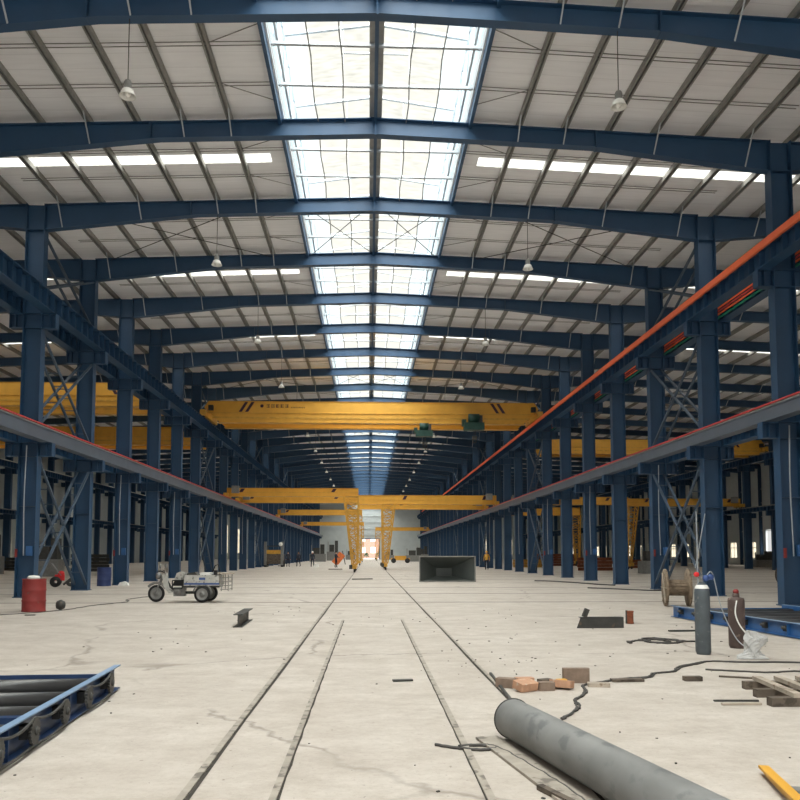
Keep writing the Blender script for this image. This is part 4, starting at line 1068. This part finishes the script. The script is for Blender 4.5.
t = thing('tilted_plate', 'orange metal plate leaning up left of the far doorway', 'plate', (-4.2, 112, 0))
MB().bar((-.6, 0, .1), (.5, 0, 1.5), 1.0, .1, (0, 1, 0)).build('plate', M['rust'], t)
M['orangeplate'] = mat('orange_plate', (226, 120, 62), .6)
kids(t)[0].data.materials[0] = M['orangeplate']
MB().bar((.9, .3, 0), (.5, .1, 1.9), .08, .08).build('prop', M['iron'], t)
def machine(x, y, w, h, dd, label, mt='bodygrey', seed=0):
    r_ = random.Random(seed); t = thing('workshop_machine', label, 'machine', (x, y, 0), 0, 'machines by the end wall')
    MB().box(-w/2, w/2, -dd/2, dd/2, 0, h*.45).build('bed', M[mt], t)
    MB().box(-w*.3, w*.1, -dd*.4, dd*.4, h*.45, h*.8).box(w*.15, w*.4, -dd*.3, dd*.3, h*.45, h).build('head', M['iron'], t)
    MB().cyl((-w*.4, 0, h*.45), (-w*.4, 0, h*.95), .08, 8).build('post', M['galv'], t)
for i, (x, y, w, h, dd, l) in enumerate(((-9.5, 150, 3, 3.2, 2, 'low dark machine by the end wall beyond the forklift'), (-7.6, 170, 2.6, 4.2, 1.5, 'tall dark machine by the end wall left of the orange plate'), (-4.4, 192, 2.2, 2.6, 1.5, 'dark machine just left of the far doorway'),
        (4.8, 192, 2.4, 2.4, 1.4, 'dark machine just right of the far doorway'), (8.4, 150, 3.2, 2.6, 1.6, 'low dark machine behind the hopper by the end wall'), (11, 165, 2.4, 3, 1.5, 'dark machine by the end wall at the right columns'))):
    machine(x, y, w, h, dd, l, seed=i)
# machines in the right aisle
def stack(x, y, label, mt='rust', n=4, w=3.2):
    t = thing('steel_stack', label, 'steel stack', (x, y, 0), 0, 'stacked steelwork in the aisles')
    for k in range(n): MB().ibeam((-w/2, (k % 2)*.25, .15+.3*k), (w/2, (k % 2)*.25, .15+.3*k), .28, .25).build('beam', M[mt], t)
stack(20.5, 72, 'pile of brown steel beams in the right aisle, nearest', 'rust'); stack(17.5, 88, 'pile of yellow steel beams in the right aisle', 'yellowdk', 3); stack(28, 84, 'pile of brown steel beams far right in the aisle', 'rust', 3); stack(23, 98, 'pile of brown steel beams deep in the right aisle', 'rust', 5, 5)
stack(-24, 70, 'pile of dark beams in the left aisle', 'iron', 5); stack(-31, 74, 'pile of dark beams near the left outer wall', 'iron', 4, 4)
machine(22, 62, 1.6, 2.2, 1.2, 'dark machine standing in the right aisle') ; machine(-22, 56, 1.8, 2.6, 1.2, 'dark machine standing in the left aisle'); machine(-29, 62, 2.2, 3.0, 1.2, 'tall dark machine by the left outer wall'); machine(45, 90, 2.2, 1.8, 1.2, 'small machine before the bright opening of the right outer wall')

def person(loc, rz, label, pose='stand', hat=None, jacket='jacket', trouser='trouser'):
    J = dict(pel=(0, 0, .95), bel=(0, .01, 1.1), che=(0, .02, 1.33), nek=(0, .02, 1.48), hdb=(0, .0, 1.56), hdt=(0, -.01, 1.7))
    ls = .16 if pose == 'walk' else .03
    for s, n in ((-1, 'l'), (1, 'r')):
        f = s*ls
        J.update({'hp'+n: (s*.1, 0, .92), 'kn'+n: (s*.11, -f-.03, .5), 'an'+n: (s*.12, -f*1.2+(.05 if f < 0 else .03), .09), 'to'+n: (s*.13, -f*1.2-.14, .05),
                  'sh'+n: (s*.19, .02, 1.42)})
        if pose == 'work': J.update({'el'+n: (s*.26, -.1, 1.16), 'wr'+n: (s*.16, -.34, 1.12), 'ha'+n: (s*.13, -.42, 1.12)})
        else: J.update({'el'+n: (s*.26, .04+f*.4, 1.14), 'wr'+n: (s*.27, -.04+f*.6, .9), 'ha'+n: (s*.27, -.06+f*.6, .82)})
    E = [('pel', 'bel'), ('bel', 'che'), ('che', 'nek'), ('nek', 'hdb'), ('hdb', 'hdt')]
    for n in 'lr': E += [('pel', 'hp'+n), ('hp'+n, 'kn'+n), ('kn'+n, 'an'+n), ('an'+n, 'to'+n), ('che', 'sh'+n), ('sh'+n, 'el'+n), ('el'+n, 'wr'+n), ('wr'+n, 'ha'+n)]
    Rr = dict(pel=.15, bel=.13, che=.16, nek=.065, hdb=.085, hdt=.09, hp=.1, kn=.065, an=.05, to=.04, sh=.075, el=.048, wr=.035, ha=.04)
    ks = list(J); me = bpy.data.meshes.new('body'); me.from_pydata([J[k] for k in ks], [(ks.index(a), ks.index(b)) for a, b in E], [])
    o = bpy.data.objects.new('body', me); C.objects.link(o)
    sm = o.modifiers.new('skin', 'SKIN'); me.skin_vertices.new() if not me.skin_vertices else None
    for i, k in enumerate(ks):
        rr = Rr.get(k, Rr.get(k[:2], .05)); sv = me.skin_vertices[0].data[i]; sv.radius = (rr, rr*.8 if k in ('pel', 'bel', 'che') else rr); sv.use_root = (k == 'pel')
    o.modifiers.new('sub', 'SUBSURF').levels = 1
    dg = bpy.context.evaluated_depsgraph_get(); nm = bpy.data.meshes.new_from_object(o.evaluated_get(dg))
    o.modifiers.clear(); o.data = nm
    nm.materials.clear()
    for mt in ('skin', trouser, jacket, 'black'): nm.materials.append(M[mt])
    for p in nm.polygons:
        c = p.center; p.use_smooth = True
        hand = (abs(c.x) > .2 and c.z < .9) or (pose == 'work' and c.y < -.36)
        p.material_index = 0 if (c.z > 1.5 or hand) else 2 if c.z > .93 else 3 if c.z < .1 else 1
    t = thing('person', label, 'person', loc, rz, 'people far down the hall'); o.parent = t
    MB().lathe([(.1, 1.66), (.105, 1.72), (.085, 1.78), (0, 1.81)] if not hat else [(.15, 1.66), (.115, 1.68), (.11, 1.75), (.07, 1.8), (0, 1.82)], (0, .015 if not hat else 0, 0), n=16).build('hard_hat' if hat else 'hair', M[hat or 'hair'], t)
    for s in (-1, 1):
        MB().lathe([(0, -.012), (.012, 0), (0, .012)], (s*.032, -.09, 1.64), 'y', 8).build('eye', M['hair'], t)
    MB().prism([(-.01, 1.6), (.01, 1.6), (0, 1.65)], 'y', -.12, -.09).build('nose', M['skin'], t)
person((-9.25, 92.2, 0), .4, 'person in dark clothes standing just right of the forklift')
person((-8.3, 95.0, 0), -2.6, 'person in dark blue clothes standing between the forklift and the worker in a light hat', 'walk')
person((-6.45, 92.0, 0), .2, 'person in dark clothes and a pale hat walking near the middle left of the hall', 'walk', 'cream')
person((-3.6, 88.0, 0), 1.2, 'person in dark clothes bent over work left of the gantry leg', 'work')
person((11.2, 76, 0), -.3, 'person in a yellow vest standing far behind the right side of the hopper', 'stand', 'yellow', 'yellowdk')
tag(MB().prism([(-.35, 0), (.35, 0), (.25, .3), (-.1, .42)], 'y', -.2, .2).build('white_bag', M['white'], None, (-6.0, 91.3, 0)), 'white bag on the floor beside the person in the pale hat', 'bag')
tag(MB().bar((-3.9, 78, .04), (-2.6, 78.3, .04), .2, .08).build('timber_baulk', M['wooddk']), 'dark baulk on the floor left of the nearest gantry leg', 'timber')

# ------------------------------------------------------------------ light, sky, camera
w = bpy.data.worlds.new('sky'); bpy.context.scene.world = w; w.use_nodes = True
bg = w.node_tree.nodes['Background']; bg.inputs[0].default_value = (.97, .97, .945, 1); bg.inputs[1].default_value = .65
sun = bpy.data.lights.new('hazy_sun', 'SUN'); sun.energy = 20.0; sun.angle = math.radians(120); sun.color = (1, .995, .985)
so = bpy.data.objects.new('hazy_sun', sun); C.objects.link(so); so.location = (0, 0, 60); so.rotation_euler = (math.radians(12), math.radians(4), 0)

cam = bpy.data.cameras.new('camera'); co = bpy.data.objects.new('camera', cam); C.objects.link(co)
f = 800.; pitch = math.radians(3.9); vx, vy = 369., 553.
cyp = vy-f*math.tan(pitch); yaw = math.atan((400-vx)/f*math.cos(pitch))
cam.sensor_width = 36; cam.lens = 36*f/800
cam.shift_y = -(400-cyp)/800.
cam.clip_end = 600; cam.clip_start = .05
co.location = (0, 0, 1.6); co.rotation_euler = (PI/2+pitch, 0, -yaw)
sc = bpy.context.scene; sc.camera = co
sc.view_settings.view_transform = 'Standard'; sc.view_settings.look = 'None'; sc.view_settings.gamma = 1; sc.view_settings.exposure = 0.2
sc.view_settings.use_curve_mapping = False
